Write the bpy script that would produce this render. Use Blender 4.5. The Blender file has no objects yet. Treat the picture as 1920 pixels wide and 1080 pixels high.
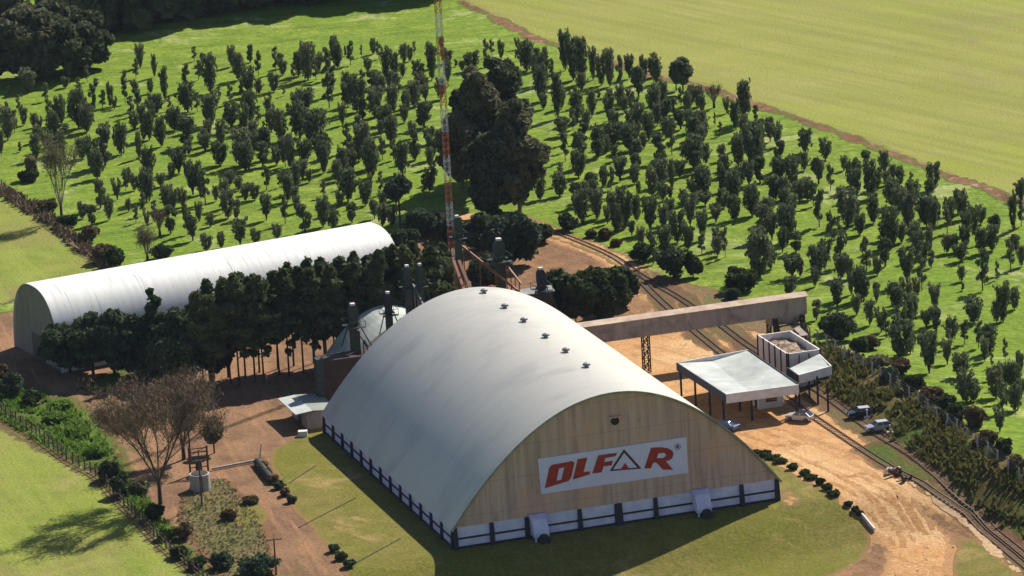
import bpy, math, random
import numpy as np
from mathutils import Matrix, Vector
R=math.radians
# ------------------------------------------------------------------ camera, sky, sun, exposure
scene=bpy.context.scene; col=scene.collection
CF,CT,CR,CD=8760.0,R(14.74),R(3.09),792.0
F=np.array([0,math.cos(CT),-math.sin(CT)]);U0=np.array([0,math.sin(CT),math.cos(CT)]);X0=np.array([1.,0,0])
XR=X0*math.cos(CR)-U0*math.sin(CR);UR=U0*math.cos(CR)+X0*math.sin(CR);CAM=-F*CD
cd=bpy.data.cameras.new('camera');co=bpy.data.objects.new('camera',cd);col.objects.link(co)
co.matrix_world=Matrix([[XR[i],UR[i],-F[i],CAM[i]] for i in range(3)]+[[0,0,0,1]])
cd.sensor_width=36;cd.lens=CF/1920*36;cd.clip_start=5;cd.clip_end=20000
scene.camera=co
SUN_EL=R(42);SV=np.array([.64,.768]);SV/=np.linalg.norm(SV)
SUN=np.array([SV[0]*math.cos(SUN_EL),SV[1]*math.cos(SUN_EL),math.sin(SUN_EL)])
w=bpy.data.worlds.new('World');scene.world=w;w.use_nodes=True
nt=w.node_tree;bg=nt.nodes['Background'];sk=nt.nodes.new('ShaderNodeTexSky');sk.sky_type='NISHITA'
sk.sun_disc=False;sk.sun_elevation=SUN_EL;sk.sun_rotation=math.atan2(SV[0],SV[1]);sk.altitude=600;sk.air_density=1.0;sk.dust_density=.6
nt.links.new(sk.outputs[0],bg.inputs[0]);bg.inputs[1].default_value=.06
sl=bpy.data.lights.new('sun','SUN');sl.energy=5.0;sl.angle=R(.5);sl.color=(1,.93,.82)
so=bpy.data.objects.new('sun',sl);col.objects.link(so);so.rotation_euler=Vector(SUN).to_track_quat('Z','Y').to_euler()
vs=scene.view_settings;vs.view_transform='Standard';vs.look='None';vs.exposure=.7;vs.gamma=1
K=1.75
def lin(c):return tuple((v/255/12.92 if v/255<=.04045 else ((v/255+.055)/1.055)**2.4) for v in c)
def sc(r,g,b,k=None):return tuple(min(.85,v/(k or K)) for v in lin((r,g,b)))+(1,)
# ------------------------------------------------------------------ pixel (1920x1080) -> ground, terrain
def smooth(a,b,x):
    t=np.clip((x-a)/(b-a),0,1);return t*t*(3-2*t)
PSI=R(17.8);SA=np.array([math.cos(PSI),math.sin(PSI)]);SB=np.array([-math.sin(PSI),math.cos(PSI)]);SO=np.array([-10.1,-142.2])
SW,SLEN,SHW,SHA=49.,64.6,3.22,16.37
def H0(x,y):
    d=-((x-SO[0])*SB[0]+(y-SO[1])*SB[1]);return -4.2*smooth(.5,16,d)
def ray(px,py):
    d=F*CF+XR*(px-960)-UR*(py-540);return d/np.linalg.norm(d)
def hit(px,py,hf,off=0.):
    d=ray(px,py);z=off
    for _ in range(12):
        t=(z-CAM[2])/d[2];p=CAM+d*t;z=.5*z+.5*(float(hf(p[0],p[1]))+off)
    return np.array([p[0],p[1],z])
CREST=np.array([hit(x,y,H0,2.)[:2] for x,y in [(1500,628),(1519,640),(1567,665),(1619,695),(1687,740),(1757,790),(1813,830),(1871,873),(1911,905),(1990,965),(2120,1065)]])
def pline(P,x,y):
    x=np.asarray(x,float);y=np.asarray(y,float);best=np.full(x.shape,1e9);side=np.zeros(x.shape);par=np.zeros(x.shape);acc=0
    for a,b in zip(P[:-1],P[1:]):
        d=b-a;L=np.hypot(*d);t=np.clip(((x-a[0])*d[0]+(y-a[1])*d[1])/L**2,0,1)
        dx=x-a[0]-t*d[0];dy=y-a[1]-t*d[1];q=np.hypot(dx,dy);s=np.sign(d[0]*(y-a[1])-d[1]*(x-a[0]))
        m=q<best;best=np.where(m,q,best);side=np.where(m,s,side);par=np.where(m,acc+t*L,par);acc+=L
    return best,side,par
def H(x,y):
    q,s,p=pline(CREST,x,y)
    f=np.where(s<0,1-smooth(1.0,8.5,q),1-smooth(2,22,q))
    return H0(x,y)+2.0*f*smooth(0,14,p)
def at(px,py,off=0.):return hit(px,py,H,off)
def ats(l):return np.array([at(*p)[:2] for p in l])
def HH(x,y):return float(H(x,y))
def pxm(p):                                   # pixels (1920 wide) per metre at a point
    return CF/float(np.dot(np.array(p)-CAM,F))
# ------------------------------------------------------------------ object helpers
def tag(o,label=None,cat=None,group=None,kind=None):
    if label:o['label']=label
    if cat:o['category']=cat
    if group:o['group']=group
    if kind:o['kind']=kind
    return o
def link(o,parent=None):
    col.objects.link(o)
    if parent is not None:o.parent=parent
    return o
def empty(name,loc,rz=0,label=None,cat=None,group=None):
    o=bpy.data.objects.new(name,None);o.location=tuple(loc);o.rotation_euler=(0,0,rz);o.empty_display_size=.5
    return tag(link(o),label,cat,group)
def np_mesh(name,V,Fc,mat,smooth_=False):
    V=np.asarray(V,np.float32);Fc=np.asarray(Fc,np.int32);me=bpy.data.meshes.new(name);n=Fc.shape[1]
    me.vertices.add(len(V));me.vertices.foreach_set('co',V.ravel());me.loops.add(Fc.size);me.loops.foreach_set('vertex_index',Fc.ravel())
    me.polygons.add(len(Fc));me.polygons.foreach_set('loop_start',np.arange(0,Fc.size,n,dtype=np.int32))
    me.update(calc_edges=True)
    if smooth_:me.polygons.foreach_set('use_smooth',np.ones(len(Fc),bool))
    me.materials.append(mat);return me
class MB:
    def __init__(s):s.v=[];s.f=[]
    def add(s,V,Fc):
        n=len(s.v);s.v+=[tuple(p) for p in V];s.f+=[tuple(i+n for i in f) for f in Fc];return s
    def box(s,x0,x1,y0,y1,z0,z1):
        return s.add([(x0,y0,z0),(x1,y0,z0),(x1,y1,z0),(x0,y1,z0),(x0,y0,z1),(x1,y0,z1),(x1,y1,z1),(x0,y1,z1)],[(0,3,2,1),(4,5,6,7),(0,1,5,4),(1,2,6,5),(2,3,7,6),(3,0,4,7)])
    def tube(s,p0,p1,r0,r1=None,n=6,cap=True):
        r1=r0 if r1 is None else r1;p0=np.array(p0,float);p1=np.array(p1,float);d=p1-p0;L=np.linalg.norm(d)
        if L<1e-6:return s
        d/=L;a=np.cross(d,(0,0,1) if abs(d[2])<.9 else (1,0,0));a/=np.linalg.norm(a);b=np.cross(d,a)
        V=[p0+(a*math.cos(t)+b*math.sin(t))*r0 for t in [2*math.pi*i/n for i in range(n)]]+[p1+(a*math.cos(t)+b*math.sin(t))*r1 for t in [2*math.pi*i/n for i in range(n)]]
        Fc=[(i,(i+1)%n,n+(i+1)%n,n+i) for i in range(n)]
        if cap:Fc+=[tuple(range(n))[::-1],tuple(range(n,2*n))]
        return s.add(V,Fc)
    def bar(s,p0,p1,w,h=None):
        h=h or w;p0=np.array(p0,float);p1=np.array(p1,float);d=p1-p0;d/=np.linalg.norm(d)
        a=np.cross(d,(0,0,1) if abs(d[2])<.95 else (0,1,0));a/=np.linalg.norm(a);b=np.cross(a,d)
        q=[(-1,-1),(1,-1),(1,1),(-1,1)];V=[p+a*w/2*i+b*h/2*j for p in (p0,p1) for i,j in q]
        return s.add(V,[(0,1,5,4),(1,2,6,5),(2,3,7,6),(3,0,4,7),(3,2,1,0),(4,5,6,7)])
    def prism(s,poly,axis,t0,t1):             # poly: list of (a,b); axis 'y' -> (a,t,b), 'x' -> (t,a,b), 'z' -> (a,b,t)
        m={'y':lambda a,b,t:(a,t,b),'x':lambda a,b,t:(t,a,b),'z':lambda a,b,t:(a,b,t)}[axis];n=len(poly)
        V=[m(a,b,t0) for a,b in poly]+[m(a,b,t1) for a,b in poly]
        return s.add(V,[(i,(i+1)%n,n+(i+1)%n,n+i) for i in range(n)]+[tuple(range(n))[::-1],tuple(range(n,2*n))])
    def build(s,name,mat,parent=None,label=None,smooth_=False,bevel=0,**kw):
        me=bpy.data.meshes.new(name);me.from_pydata(s.v,[],s.f);me.update()
        import bmesh
        bm=bmesh.new();bm.from_mesh(me);bmesh.ops.recalc_face_normals(bm,faces=bm.faces)
        if bevel:bmesh.ops.bevel(bm,geom=list(bm.edges),offset=bevel,segments=2,affect='EDGES',profile=.6)
        bm.to_mesh(me);bm.free()
        me.materials.append(mat)
        if smooth_:me.polygons.foreach_set('use_smooth',[True]*len(me.polygons))
        o=link(bpy.data.objects.new(name,me),parent)
        return tag(o,label,kw.get('cat'),kw.get('group'),kw.get('kind'))
# ------------------------------------------------------------------ materials
def nodes(name):
    m=bpy.data.materials.new(name);m.use_nodes=True;n=m.node_tree;return m,n,n.nodes['Principled BSDF'],n.links
def mapping(n,l,scale=(1,1,1),rot=0,geo=False):
    if geo:src=n.nodes.new('ShaderNodeNewGeometry').outputs['Position']
    else:src=n.nodes.new('ShaderNodeTexCoord').outputs['Object']
    r=n.nodes.new('ShaderNodeVectorRotate');r.rotation_type='Z_AXIS';r.inputs['Angle'].default_value=-rot;l.new(src,r.inputs['Vector'])
    m=n.nodes.new('ShaderNodeVectorMath');m.operation='MULTIPLY';m.inputs[1].default_value=scale;l.new(r.outputs[0],m.inputs[0]);return m.outputs[0]
def noise(n,l,vec,scale,detail=4,rough=.6,dist=0):
    t=n.nodes.new('ShaderNodeTexNoise');t.inputs['Scale'].default_value=scale;t.inputs['Detail'].default_value=detail
    t.inputs['Roughness'].default_value=rough;t.inputs['Distortion'].default_value=dist;l.new(vec,t.inputs['Vector']);return t.outputs['Fac']
def mr(n,l,v,a,b,c=0,d=1):
    t=n.nodes.new('ShaderNodeMapRange');t.inputs[1].default_value=a;t.inputs[2].default_value=b;t.inputs[3].default_value=c;t.inputs[4].default_value=d;l.new(v,t.inputs[0]);return t.outputs[0]
def mixc(n,l,f,a,b,mode='MIX'):
    t=n.nodes.new('ShaderNodeMix');t.data_type='RGBA';t.blend_type=mode
    for s,v in ((0,f),(6,a),(7,b)):
        if isinstance(v,(tuple,float,int)):t.inputs[s].default_value=v
        else:l.new(v,t.inputs[s])
    return t.outputs[2]
def mth(n,l,op,a,b=0.):
    t=n.nodes.new('ShaderNodeMath');t.operation=op
    for s,v in ((0,a),(1,b)):
        if isinstance(v,(int,float)):t.inputs[s].default_value=v
        else:l.new(v,t.inputs[s])
    return t.outputs[0]
def bump(n,l,b,h,dist,st=.6):
    t=n.nodes.new('ShaderNodeBump');t.inputs['Strength'].default_value=st;t.inputs['Distance'].default_value=dist;l.new(h,t.inputs['Height']);l.new(t.outputs[0],b.inputs['Normal'])
def ground_mat(name,c1,c2,c3,big=.03,mid=.25,stripe=None,edge=None,edgew=3.,c4=None,bstr=.5,fine=2.2,streak=None):
    m,n,b,l=nodes(name);v=mapping(n,l)
    g=mr(n,l,noise(n,l,v,mid,6,.65),.36,.64);c=mixc(n,l,g,c1,c2)
    g2=mr(n,l,noise(n,l,v,big,5,.6,.4),.45,.62);c=mixc(n,l,g2,c,c3)
    if c4:
        g4=mr(n,l,noise(n,l,mapping(n,l,(1.3,1.1,1),.7),big*2.6,6,.7,.8),.56,.68);c=mixc(n,l,g4,c,c4)
    if streak:
        sv=mapping(n,l,(streak[1],streak[2],1),streak[0]);s=mr(n,l,noise(n,l,sv,1,4,.65),.5,.66);c=mixc(n,l,mth(n,l,'MULTIPLY',s,streak[4]),c,streak[3])
    if stripe:
        ang,per,stren,cc=stripe;sv=mapping(n,l,(1/per,.012,1),ang);s=mr(n,l,noise(n,l,sv,1,3,.6),.42,.62)
        c=mixc(n,l,mth(n,l,'MULTIPLY',s,stren),c,cc)
    f=mr(n,l,noise(n,l,v,fine,3,.7),.3,.7,.68,1.32)
    t=n.nodes.new('ShaderNodeVectorMath');t.operation='SCALE';l.new(c,t.inputs[0]);l.new(f,t.inputs['Scale']);c=t.outputs[0]
    if edge:
        a=n.nodes.new('ShaderNodeAttribute');a.attribute_name='edge'
        e=mth(n,l,'ADD',mr(n,l,a.outputs['Fac'],0,edgew,-.5,1.1),mr(n,l,noise(n,l,v,.6,5,.75),.3,.7,-.5,.9))
        e=mr(n,l,e,.15,.55);c=mixc(n,l,e,edge,c)
    l.new(c,b.inputs['Base Color']);b.inputs['Roughness'].default_value=.95;b.inputs['Specular IOR Level'].default_value=.1
    bump(n,l,b,noise(n,l,v,fine*.8,4,.7),.35,bstr);return m
def simple(name,c1,c2=None,scale=1.,rough=.6,metal=0,stretch=(1,1,1),spec=.4,bmp=0,lo=.35,hi=.65,c3=None,rot=0,detail=4):
    m,n,b,l=nodes(name);v=mapping(n,l,stretch,rot);c2=c2 or tuple(x*.75 for x in c1[:3])+(1,)
    fz=noise(n,l,v,scale,detail,.65);c=mixc(n,l,mr(n,l,fz,lo,hi),c1,c2)
    if c3:c=mixc(n,l,mr(n,l,noise(n,l,mapping(n,l,(1,1,1)),scale*.37,4,.6,.5),.5,.7),c,c3)
    l.new(c,b.inputs['Base Color']);b.inputs['Roughness'].default_value=rough;b.inputs['Metallic'].default_value=metal;b.inputs['Specular IOR Level'].default_value=spec
    if bmp:bump(n,l,b,fz,bmp)
    return m
def leaf_mat(name,c1,c2,c3=None,trans=.3):
    m,n,b,l=nodes(name);oi=n.nodes.new('ShaderNodeObjectInfo')
    v=mapping(n,l,geo=True);c=mixc(n,l,mr(n,l,noise(n,l,v,1.7,3,.8),.4,.62),c1,c2)
    if c3:c=mixc(n,l,mr(n,l,oi.outputs['Random'],.45,1,0,.8),c,c3)
    else:c=mixc(n,l,mr(n,l,oi.outputs['Random'],0,1,0,.5),c,tuple(x*1.5 for x in c1[:3])+(1,))
    l.new(c,b.inputs['Base Color']);b.inputs['Roughness'].default_value=.8;b.inputs['Specular IOR Level'].default_value=.12
    tr=n.nodes.new('ShaderNodeBsdfTranslucent');l.new(c,tr.inputs[0]);mx=n.nodes.new('ShaderNodeMixShader');mx.inputs[0].default_value=trans
    l.new(b.outputs[0],mx.inputs[1]);l.new(tr.outputs[0],mx.inputs[2]);l.new(mx.outputs[0],n.nodes['Material Output'].inputs[0]);return m
M={}
GRASS=sc(124,156,48)
M['orchard_grass']=ground_mat('orchard_grass',sc(116,146,44),sc(156,178,64),sc(132,162,48),.02,.18,c4=sc(190,196,130),bstr=1.,fine=.9,streak=(R(14),.04,.35,sc(104,132,44),.7))
M['field_far']=ground_mat('field_far',sc(166,170,84),sc(178,178,96),sc(166,180,60),.01,.05,stripe=(R(36),4.2,.55,sc(148,152,74)),c4=sc(166,160,100),streak=(R(36),.05,.009,sc(180,176,110),.5),edge=sc(160,140,95),edgew=4)
M['field_left']=ground_mat('field_left',sc(134,152,58),sc(162,172,76),sc(154,148,86),.03,.15,stripe=(R(18),2.6,.6,sc(166,176,80)),c4=sc(172,164,100),edge=sc(120,105,70),edgew=3)
M['lawn']=ground_mat('lawn',sc(126,122,56),sc(154,142,76),sc(128,130,50),.035,.3,c4=sc(182,156,100),edge=sc(160,130,85),edgew=1.4,bstr=.4)
M['dirt']=ground_mat('dirt',sc(236,184,128),sc(216,162,108),sc(240,198,146),.05,.35,c4=sc(184,132,84),edge=sc(150,128,80),edgew=2.4,bstr=.35,streak=(R(-56),.04,.55,sc(190,142,98),.6))
M['dirt_brown']=ground_mat('dirt_brown',sc(158,122,94),sc(132,102,80),sc(174,134,102),.06,.35,c4=sc(126,112,70),edge=sc(118,116,60),edgew=3,bstr=.5,streak=(R(-77),.05,.6,sc(196,150,110),.6))
M['soil']=ground_mat('soil',sc(160,124,92),sc(134,100,76),sc(180,138,100),.07,.4,c4=sc(124,112,72),edge=sc(208,160,112),edgew=2.,bstr=.6,streak=(R(-56),.05,.6,sc(196,150,110),.5))
M['track']=ground_mat('track',sc(140,96,70),sc(112,74,58),sc(166,124,92),.08,.5,c4=sc(200,172,150),edge=sc(120,120,60),edgew=1.5)
M['ballast']=ground_mat('ballast',sc(150,112,84),sc(122,94,72),sc(136,118,78),.07,.8,c4=sc(112,112,60),edge=sc(178,136,96),edgew=1.2,bstr=.9,fine=3)
M['garden']=ground_mat('garden',sc(138,132,84),sc(112,112,62),sc(150,124,90),.09,.5,c4=sc(120,136,56),edge=sc(150,110,80),edgew=2.5,bstr=.9,fine=1.6)
M['bank']=ground_mat('bank',sc(104,98,50),sc(128,108,66),sc(92,108,42),.06,.4,c4=sc(132,88,60),edge=sc(128,90,64),edgew=1.5,bstr=1.,fine=1.4)
M['verge']=ground_mat('verge',sc(84,118,36),sc(116,142,50),sc(104,104,58),.07,.35,c4=sc(132,104,74),edge=sc(120,92,64),edgew=2.,bstr=.9)
# ------------------------------------------------------------------ ground sheets, all on one lattice
STEP=1.5
def pdist(P,x,y):                              # signed distance, inside positive
    n=len(P);best=np.full(x.shape,1e9);ins=np.zeros(x.shape,bool)
    for i in range(n):
        a=P[i];b=P[(i+1)%n];d=b-a;L2=max(d@d,1e-9);t=np.clip(((x-a[0])*d[0]+(y-a[1])*d[1])/L2,0,1)
        best=np.minimum(best,np.hypot(x-a[0]-t*d[0],y-a[1]-t*d[1]))
        if abs(d[1])>1e-9:
            c=((a[1]>y)!=(b[1]>y))&(x<d[0]*(y-a[1])/d[1]+a[0]);ins^=c
    return np.where(ins,best,-best)
def wob(x,y,s):
    return (np.sin(x*.31*s+1.3*np.sin(y*.23*s))*.5+np.sin(y*.47*s+1.7*np.sin(x*.41*s+2))*.35+np.sin((x+y)*1.1*s+np.sin(y*.9*s))*.25+np.sin((x-y)*2.3*s)*.12)
def sheet(name,P,lev,mat,step=STEP,amp=.6,ws=1.,strip=0,kind='structure',**kw):
    """P: world polygon, or polyline when strip = half width"""
    P=np.asarray(P,float);pad=strip+2
    x0=math.floor((P[:,0].min()-pad)/step)*step;x1=P[:,0].max()+pad;y0=math.floor((P[:,1].min()-pad)/step)*step;y1=P[:,1].max()+pad
    xs=np.arange(x0,x1+step,step);ys=np.arange(y0,y1+step,step);Xg,Yg=np.meshgrid(xs,ys)
    d=(strip-pline(P,Xg,Yg)[0]) if strip else pdist(P,Xg,Yg)
    d=d+amp*wob(Xg,Yg,ws)
    gy,gx=np.gradient(d,step);g=np.maximum(np.hypot(gx,gy),.3)
    mv=(d<.3*step)&(d>-.8*step);Xn=np.where(mv,Xg-d*gx/g**2,Xg);Yn=np.where(mv,Yg-d*gy/g**2,Yg)
    keep=d>-.8*step;dn=np.where(mv,0,d)
    Z=H(Xn,Yn)+.015*lev
    idx=np.arange(Xg.size).reshape(Xg.shape);k=keep[:-1,:-1]&keep[1:,:-1]&keep[:-1,1:]&keep[1:,1:]
    k&=((dn[:-1,:-1]+dn[1:,:-1]+dn[:-1,1:]+dn[1:,1:])>0)
    q=np.stack([idx[:-1,:-1][k],idx[:-1,1:][k],idx[1:,1:][k],idx[1:,:-1][k]],1)
    us,inv=np.unique(q,return_inverse=True);q=inv.reshape(q.shape)
    V=np.stack([Xn.ravel()[us],Yn.ravel()[us],Z.ravel()[us]],1)
    me=np_mesh(name,V,q,mat,True);a=me.attributes.new('edge','FLOAT','POINT');a.data.foreach_set('value',np.clip(dn.ravel()[us],0,20).astype(np.float32))
    return tag(link(bpy.data.objects.new(name,me)),kind=kind,**kw)
# base ground: fine lattice near, coarse to the horizon
def base_ground():
    x0,x1,y0,y1=-150,165,-252,150
    xs=np.r_[-6000,-3000,-1500,-800,-400,-250,np.arange(x0,x1+.1,STEP),250,400,800,1500,3000,6000]
    ys=np.r_[-1200,-600,-400,-300,np.arange(y0,y1+.1,STEP),200,300,500,900,2000,5000,9000]
    Xg,Yg=np.meshgrid(xs,ys);Z=H(Xg,Yg)
    idx=np.arange(Xg.size).reshape(Xg.shape);q=np.stack([idx[:-1,:-1].ravel(),idx[:-1,1:].ravel(),idx[1:,1:].ravel(),idx[1:,:-1].ravel()],1)
    me=np_mesh('ground',np.stack([Xg.ravel(),Yg.ravel(),Z.ravel()],1),q,M['orchard_grass'],True)
    tag(link(bpy.data.objects.new('ground',me)),kind='structure')
base_ground()
BORDER=[(846,-8),(880,12),(930,35),(1000,72),(1060,92),(1150,120),(1250,150),(1293,157),(1407,193),(1513,230),(1647,277),(1767,327),(1860,358),(1960,400),(2150,480)]
BW=ats(BORDER)
far=np.vstack([BW,[[700,BW[-1][1]],[1800,900],[1500,2500],[100,2000],[BW[0][0]-40,520]]])
sheet('field',far,1.00,M['field_far'],step=6.,amp=.3)
sheet('dirt_track',BW,2.09,M['track'],strip=1.5,amp=.9)
LH=[(-60,310),(0,345),(60,385),(100,420),(140,455),(190,495),(225,515)]
sheet('field',np.vstack([ats(LH),ats([(150,545),(60,560),(0,572),(-120,585),(-300,560),(-300,420)])]),1.18,M['field_left'],amp=.4)
sheet('dirt_track',ats([(-60,372),(0,352),(55,392),(100,430),(150,470),(205,505)])[1:],2,M['dirt_brown'],strip=1.2,amp=.7)
sheet('field',ats([(-60,745),(0,795),(60,830),(120,862),(180,893),(222,938),(262,978),(300,1020),(350,1065),(420,1130),(-100,1200),(-200,1000)]),1.36,M['field_left'],amp=.3)
sheet('verge',ats([(-60,690),(0,700),(60,722),(140,745),(185,775),(230,850),(300,900),(345,940),(335,1000),(430,1100),(470,1150),(420,1150),(350,1070),(262,980),(180,895),(60,832),(-60,750)]),1.45,M['verge'],amp=.6)
sheet('dirt_yard',ats([(-80,585),(0,585),(40,580),(130,600),(340,610),(760,560),(860,600),(800,800),(800,1000),(800,1120),(420,1120),(400,1090),(345,1030),(300,980),(262,930),(235,880),(200,800),(130,752),(60,728),(-60,695)]),1.54,M['dirt_brown'],amp=.6)
sheet('grass_patch',ats([(135,735),(190,700),(240,688),(288,678),(292,700),(262,718),(200,735)]),2.63,M['verge'],amp=.5)
sheet('garden_ground',ats([(340,930),(360,905),(410,893),(440,905),(480,950),(505,1000),(514,1060),(518,1110),(430,1110),(380,1050),(335,990)]),2.72,M['garden'],amp=.6)
sheet('flower_bed',ats([(428,960),(455,940),(490,945),(508,968),(490,985),(450,988),(430,975)]),3.81,M['lawn'],amp=.2,step=.75)
sheet('lawn',ats([(512,842),(560,818),(605,800),(760,700),(1280,760),(1345,808),(1400,840),(1455,868),(1520,905),(1590,955),(1625,985),(1636,1015),(1615,1050),(1570,1075),(1500,1110),(1300,1160),(900,1170),(660,1120),(612,1030),(560,965),(524,900),(505,865)]),2.90,M['lawn'],amp=.35)
YARD=[(800,395),(990,402),(1030,425),(1100,445),(1160,470),(1240,520),(1340,545),(1400,570),(1520,640),(1575,700),(1620,760),(1680,815),(1740,868),(1800,915),(1870,965),(1960,1030),(2060,1110),(1780,1160),(1400,1170),(1380,1000),(1350,900),(1250,800),(1000,650),(760,560)]
sheet('dirt_yard',ats(YARD),1.00,M['dirt'],amp=.5)
sheet('path',ats([(1000,422),(1060,445),(1110,462),(1150,480),(1190,505)]),3.09,M['dirt'],strip=2.4,amp=.4)
sheet('brown_verge',ats([(840,430),(1010,440),(1120,480),(1180,520),(1230,575),(1180,620),(1050,640),(800,660),(640,560),(740,445)]),1.9,M['soil'],amp=.7)
sheet('scrub_ground',ats([(1240,520),(1330,540),(1420,565),(1500,610),(1530,650),(1480,640),(1420,625),(1330,610),(1270,560)]),2.18,M['garden'],amp=.7)
sheet('brown_verge',ats([(1585,950),(1640,992),(1662,1020),(1672,1060),(1650,1110),(1470,1140),(1500,1100),(1570,1070),(1612,1045),(1630,1015),(1620,985)]),2.5,M['soil'],amp=.7,step=.75)
sheet('brown_verge',ats([(1700,930),(1745,950),(1790,975),(1835,1005),(1850,1040),(1800,1025),(1790,1060),(1780,1120),(1745,1120),(1770,1050),(1768,1000)]),2.6,M['soil'],amp=.6,step=.75)
sheet('brown_verge',ats([(1570,735),(1600,760),(1690,815),(1720,860),(1740,900),(1690,890),(1610,842),(1650,815),(1600,790),(1560,765)]),1.7,M['soil'],amp=.6,step=.75)
sheet('concrete_apron',ats([(1456,920),(1478,915),(1500,935),(1496,948),(1468,952)]),3.2,M['dirt'],amp=.3,step=.75)
M['rut']=ground_mat('rut',sc(214,162,108),sc(190,142,96),sc(224,174,122),.1,.6,bstr=.3)
for dx,hw in ((-38,.3),(-18,.45),(8,.3),(26,.5),(46,.3)):
    sheet('wheel_track',ats([(1395+dx*1.6,800-dx*.2),(1500+dx,842-dx*.35),(1600+dx*.8,892-dx*.45),(1672+dx,950-dx*.4),(1712+dx,1010-dx*.1),(1700+dx,1100)]),2.0,M['rut'],strip=hw,amp=.3,ws=1.3,step=.75)
TRA=[(1020,428),(1090,455),(1150,482),(1203,518),(1268,556),(1348,608),(1398,645),(1480,697),(1560,752),(1640,812),(1712,856),(1767,902),(1806,938),(1846,975),(1925,1045),(2010,1120)]
TRB=[(1190,512),(1222,548),(1275,597),(1322,638),(1390,690),(1500,765),(1619,845),(1690,888),(1745,918),(1790,948),(1832,984),(1920,1060),(2000,1130)]
TRC=[(1712,873),(1760,908),(1800,944)]
def dens(P,s=1.):
    P=np.asarray(P);out=[P[0]]
    n=len(P);Q=[]
    for i in range(n-1):                      # Catmull-Rom
        p0=P[max(i-1,0)];p1=P[i];p2=P[i+1];p3=P[min(i+2,n-1)];k=max(2,int(np.linalg.norm(p2-p1)/s))
        for j in range(k):
            t=j/k;Q.append(.5*((2*p1)+(-p0+p2)*t+(2*p0-5*p1+4*p2-p3)*t*t+(-p0+3*p1-3*p2+p3)*t**3))
    return np.array(Q+[P[-1]])
sheet('ballast_bed',ats(TRA[3:]),2.27,M['ballast'],strip=3.2,amp=.8)
sheet('ballast_bed',ats(TRB[:5]),2.36,M['ballast'],strip=2.2,amp=.8)
sheet('ballast_bed',ats(TRB[6:]),3.45,M['ballast'],strip=2.0,amp=.6)
sheet('rail_verge',ats([(1600,842),(1660,822),(1720,866),(1780,920),(1730,905),(1660,878)]),4.54,M['bank'],amp=.5)
sheet('grass_patch',ats([(1790,1012),(1830,1010),(1870,1040),(1915,1085),(1960,1140),(1780,1140)]),4.63,M['lawn'],amp=.4)
sheet('sand_edge',ats([(1670,885),(1720,915),(1790,960),(1835,1000),(1860,1030),(1925,1085)]),5.72,simple('pale_sand',sc(236,206,166),sc(200,160,118),1.2,.95,spec=.1),strip=.55,amp=.6,ws=1.4,step=.75)
bo=np.array([(CREST[i]) for i in range(len(CREST))])
nrm=np.array([[-1,0]]*len(bo),float)
for i in range(len(bo)):
    d=bo[min(i+1,len(bo)-1)]-bo[max(i-1,0)];d/=np.linalg.norm(d);nrm[i]=(d[1],-d[0])
sheet('embankment',np.vstack([bo+nrm*7.6,(bo-nrm*3.2)[::-1]]),2.81,M['bank'],amp=.7)
# ------------------------------------------------------------------ railway
M['rail']=simple('rail_steel',sc(122,94,78),sc(92,70,60),2,.6,.2)
M['sleeper']=simple('sleeper_wood',sc(138,108,84),sc(112,88,70),3,.9)
def track(name,P,label,lo=.09):
    root=empty(name,(0,0,0),0,label,'railway track')
    Q=dens(ats(P),1.5);T=np.gradient(Q,axis=0);T/=np.linalg.norm(T,axis=1)[:,None];N=np.stack([-T[:,1],T[:,0]],1)
    Z=H(Q[:,0],Q[:,1])+lo
    for s in (-.55,.55):
        b=MB();pr=[(-.05,-.05),(.05,-.05),(.05,.08),(-.05,.08)];V=[];Fc=[]
        for i in range(len(Q)):
            for a,h in pr:
                p=Q[i]+N[i]*(s+a);V.append((p[0],p[1],Z[i]+.06+h))
        for i in range(len(Q)-1):
            for j in range(4):Fc.append((4*i+j,4*i+(j+1)%4,4*i+4+(j+1)%4,4*i+4+j))
        b.add(V,Fc).build('rail',M['rail'],root)
    b=MB();acc=0
    for i in range(0,len(Q)-1):
        for f in (0,.5):
            p=Q[i]*(1-f)+Q[i+1]*f;a=p-N[i]*.85;c=p+N[i]*.85;z=Z[i]*(1-f)+Z[i+1]*f
            b.bar((a[0],a[1],z-.03),(c[0],c[1],z-.03),.2,.08)
    o=b.build('sleepers',M['sleeper'],root);return root
track('railway_track',TRA,'long rusty railway track running from behind the big shed past the parked cars')
track('railway_track',TRB,'railway siding in the dirt that joins the main track beside the road bend',.07)
# ------------------------------------------------------------------ big arched shed
M['roof']=None
def roof_mat():
    m,n,b,l=nodes('metal_roof');v=mapping(n,l)
    st=noise(n,l,mapping(n,l,(.03,1.1,.03)),1,4,.7);c=mixc(n,l,mr(n,l,st,.3,.7),sc(206,201,190,1.1),sc(194,189,179,1.1))
    bl=noise(n,l,mapping(n,l,(.1,.16,.1)),1.0,5,.6);c=mixc(n,l,mr(n,l,bl,.5,.72),c,sc(180,177,170,1.15))
    st3=noise(n,l,mapping(n,l,(.012,2.6,.012)),1,3,.8);c=mixc(n,l,mr(n,l,st3,.6,.75),c,sc(212,210,204,1.25))
    l.new(c,b.inputs['Base Color']);b.inputs['Metallic'].default_value=.12;b.inputs['Roughness'].default_value=.36;b.inputs['Specular IOR Level'].default_value=.6
    sv=mapping(n,l,(0,1,0));wv=n.nodes.new('ShaderNodeTexWave');wv.inputs['Scale'].default_value=.62;l.new(sv,wv.inputs['Vector']);wv.bands_direction='Y'
    bump(n,l,b,wv.outputs['Fac'],.05,.5);return m
M['roof']=roof_mat()
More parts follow.
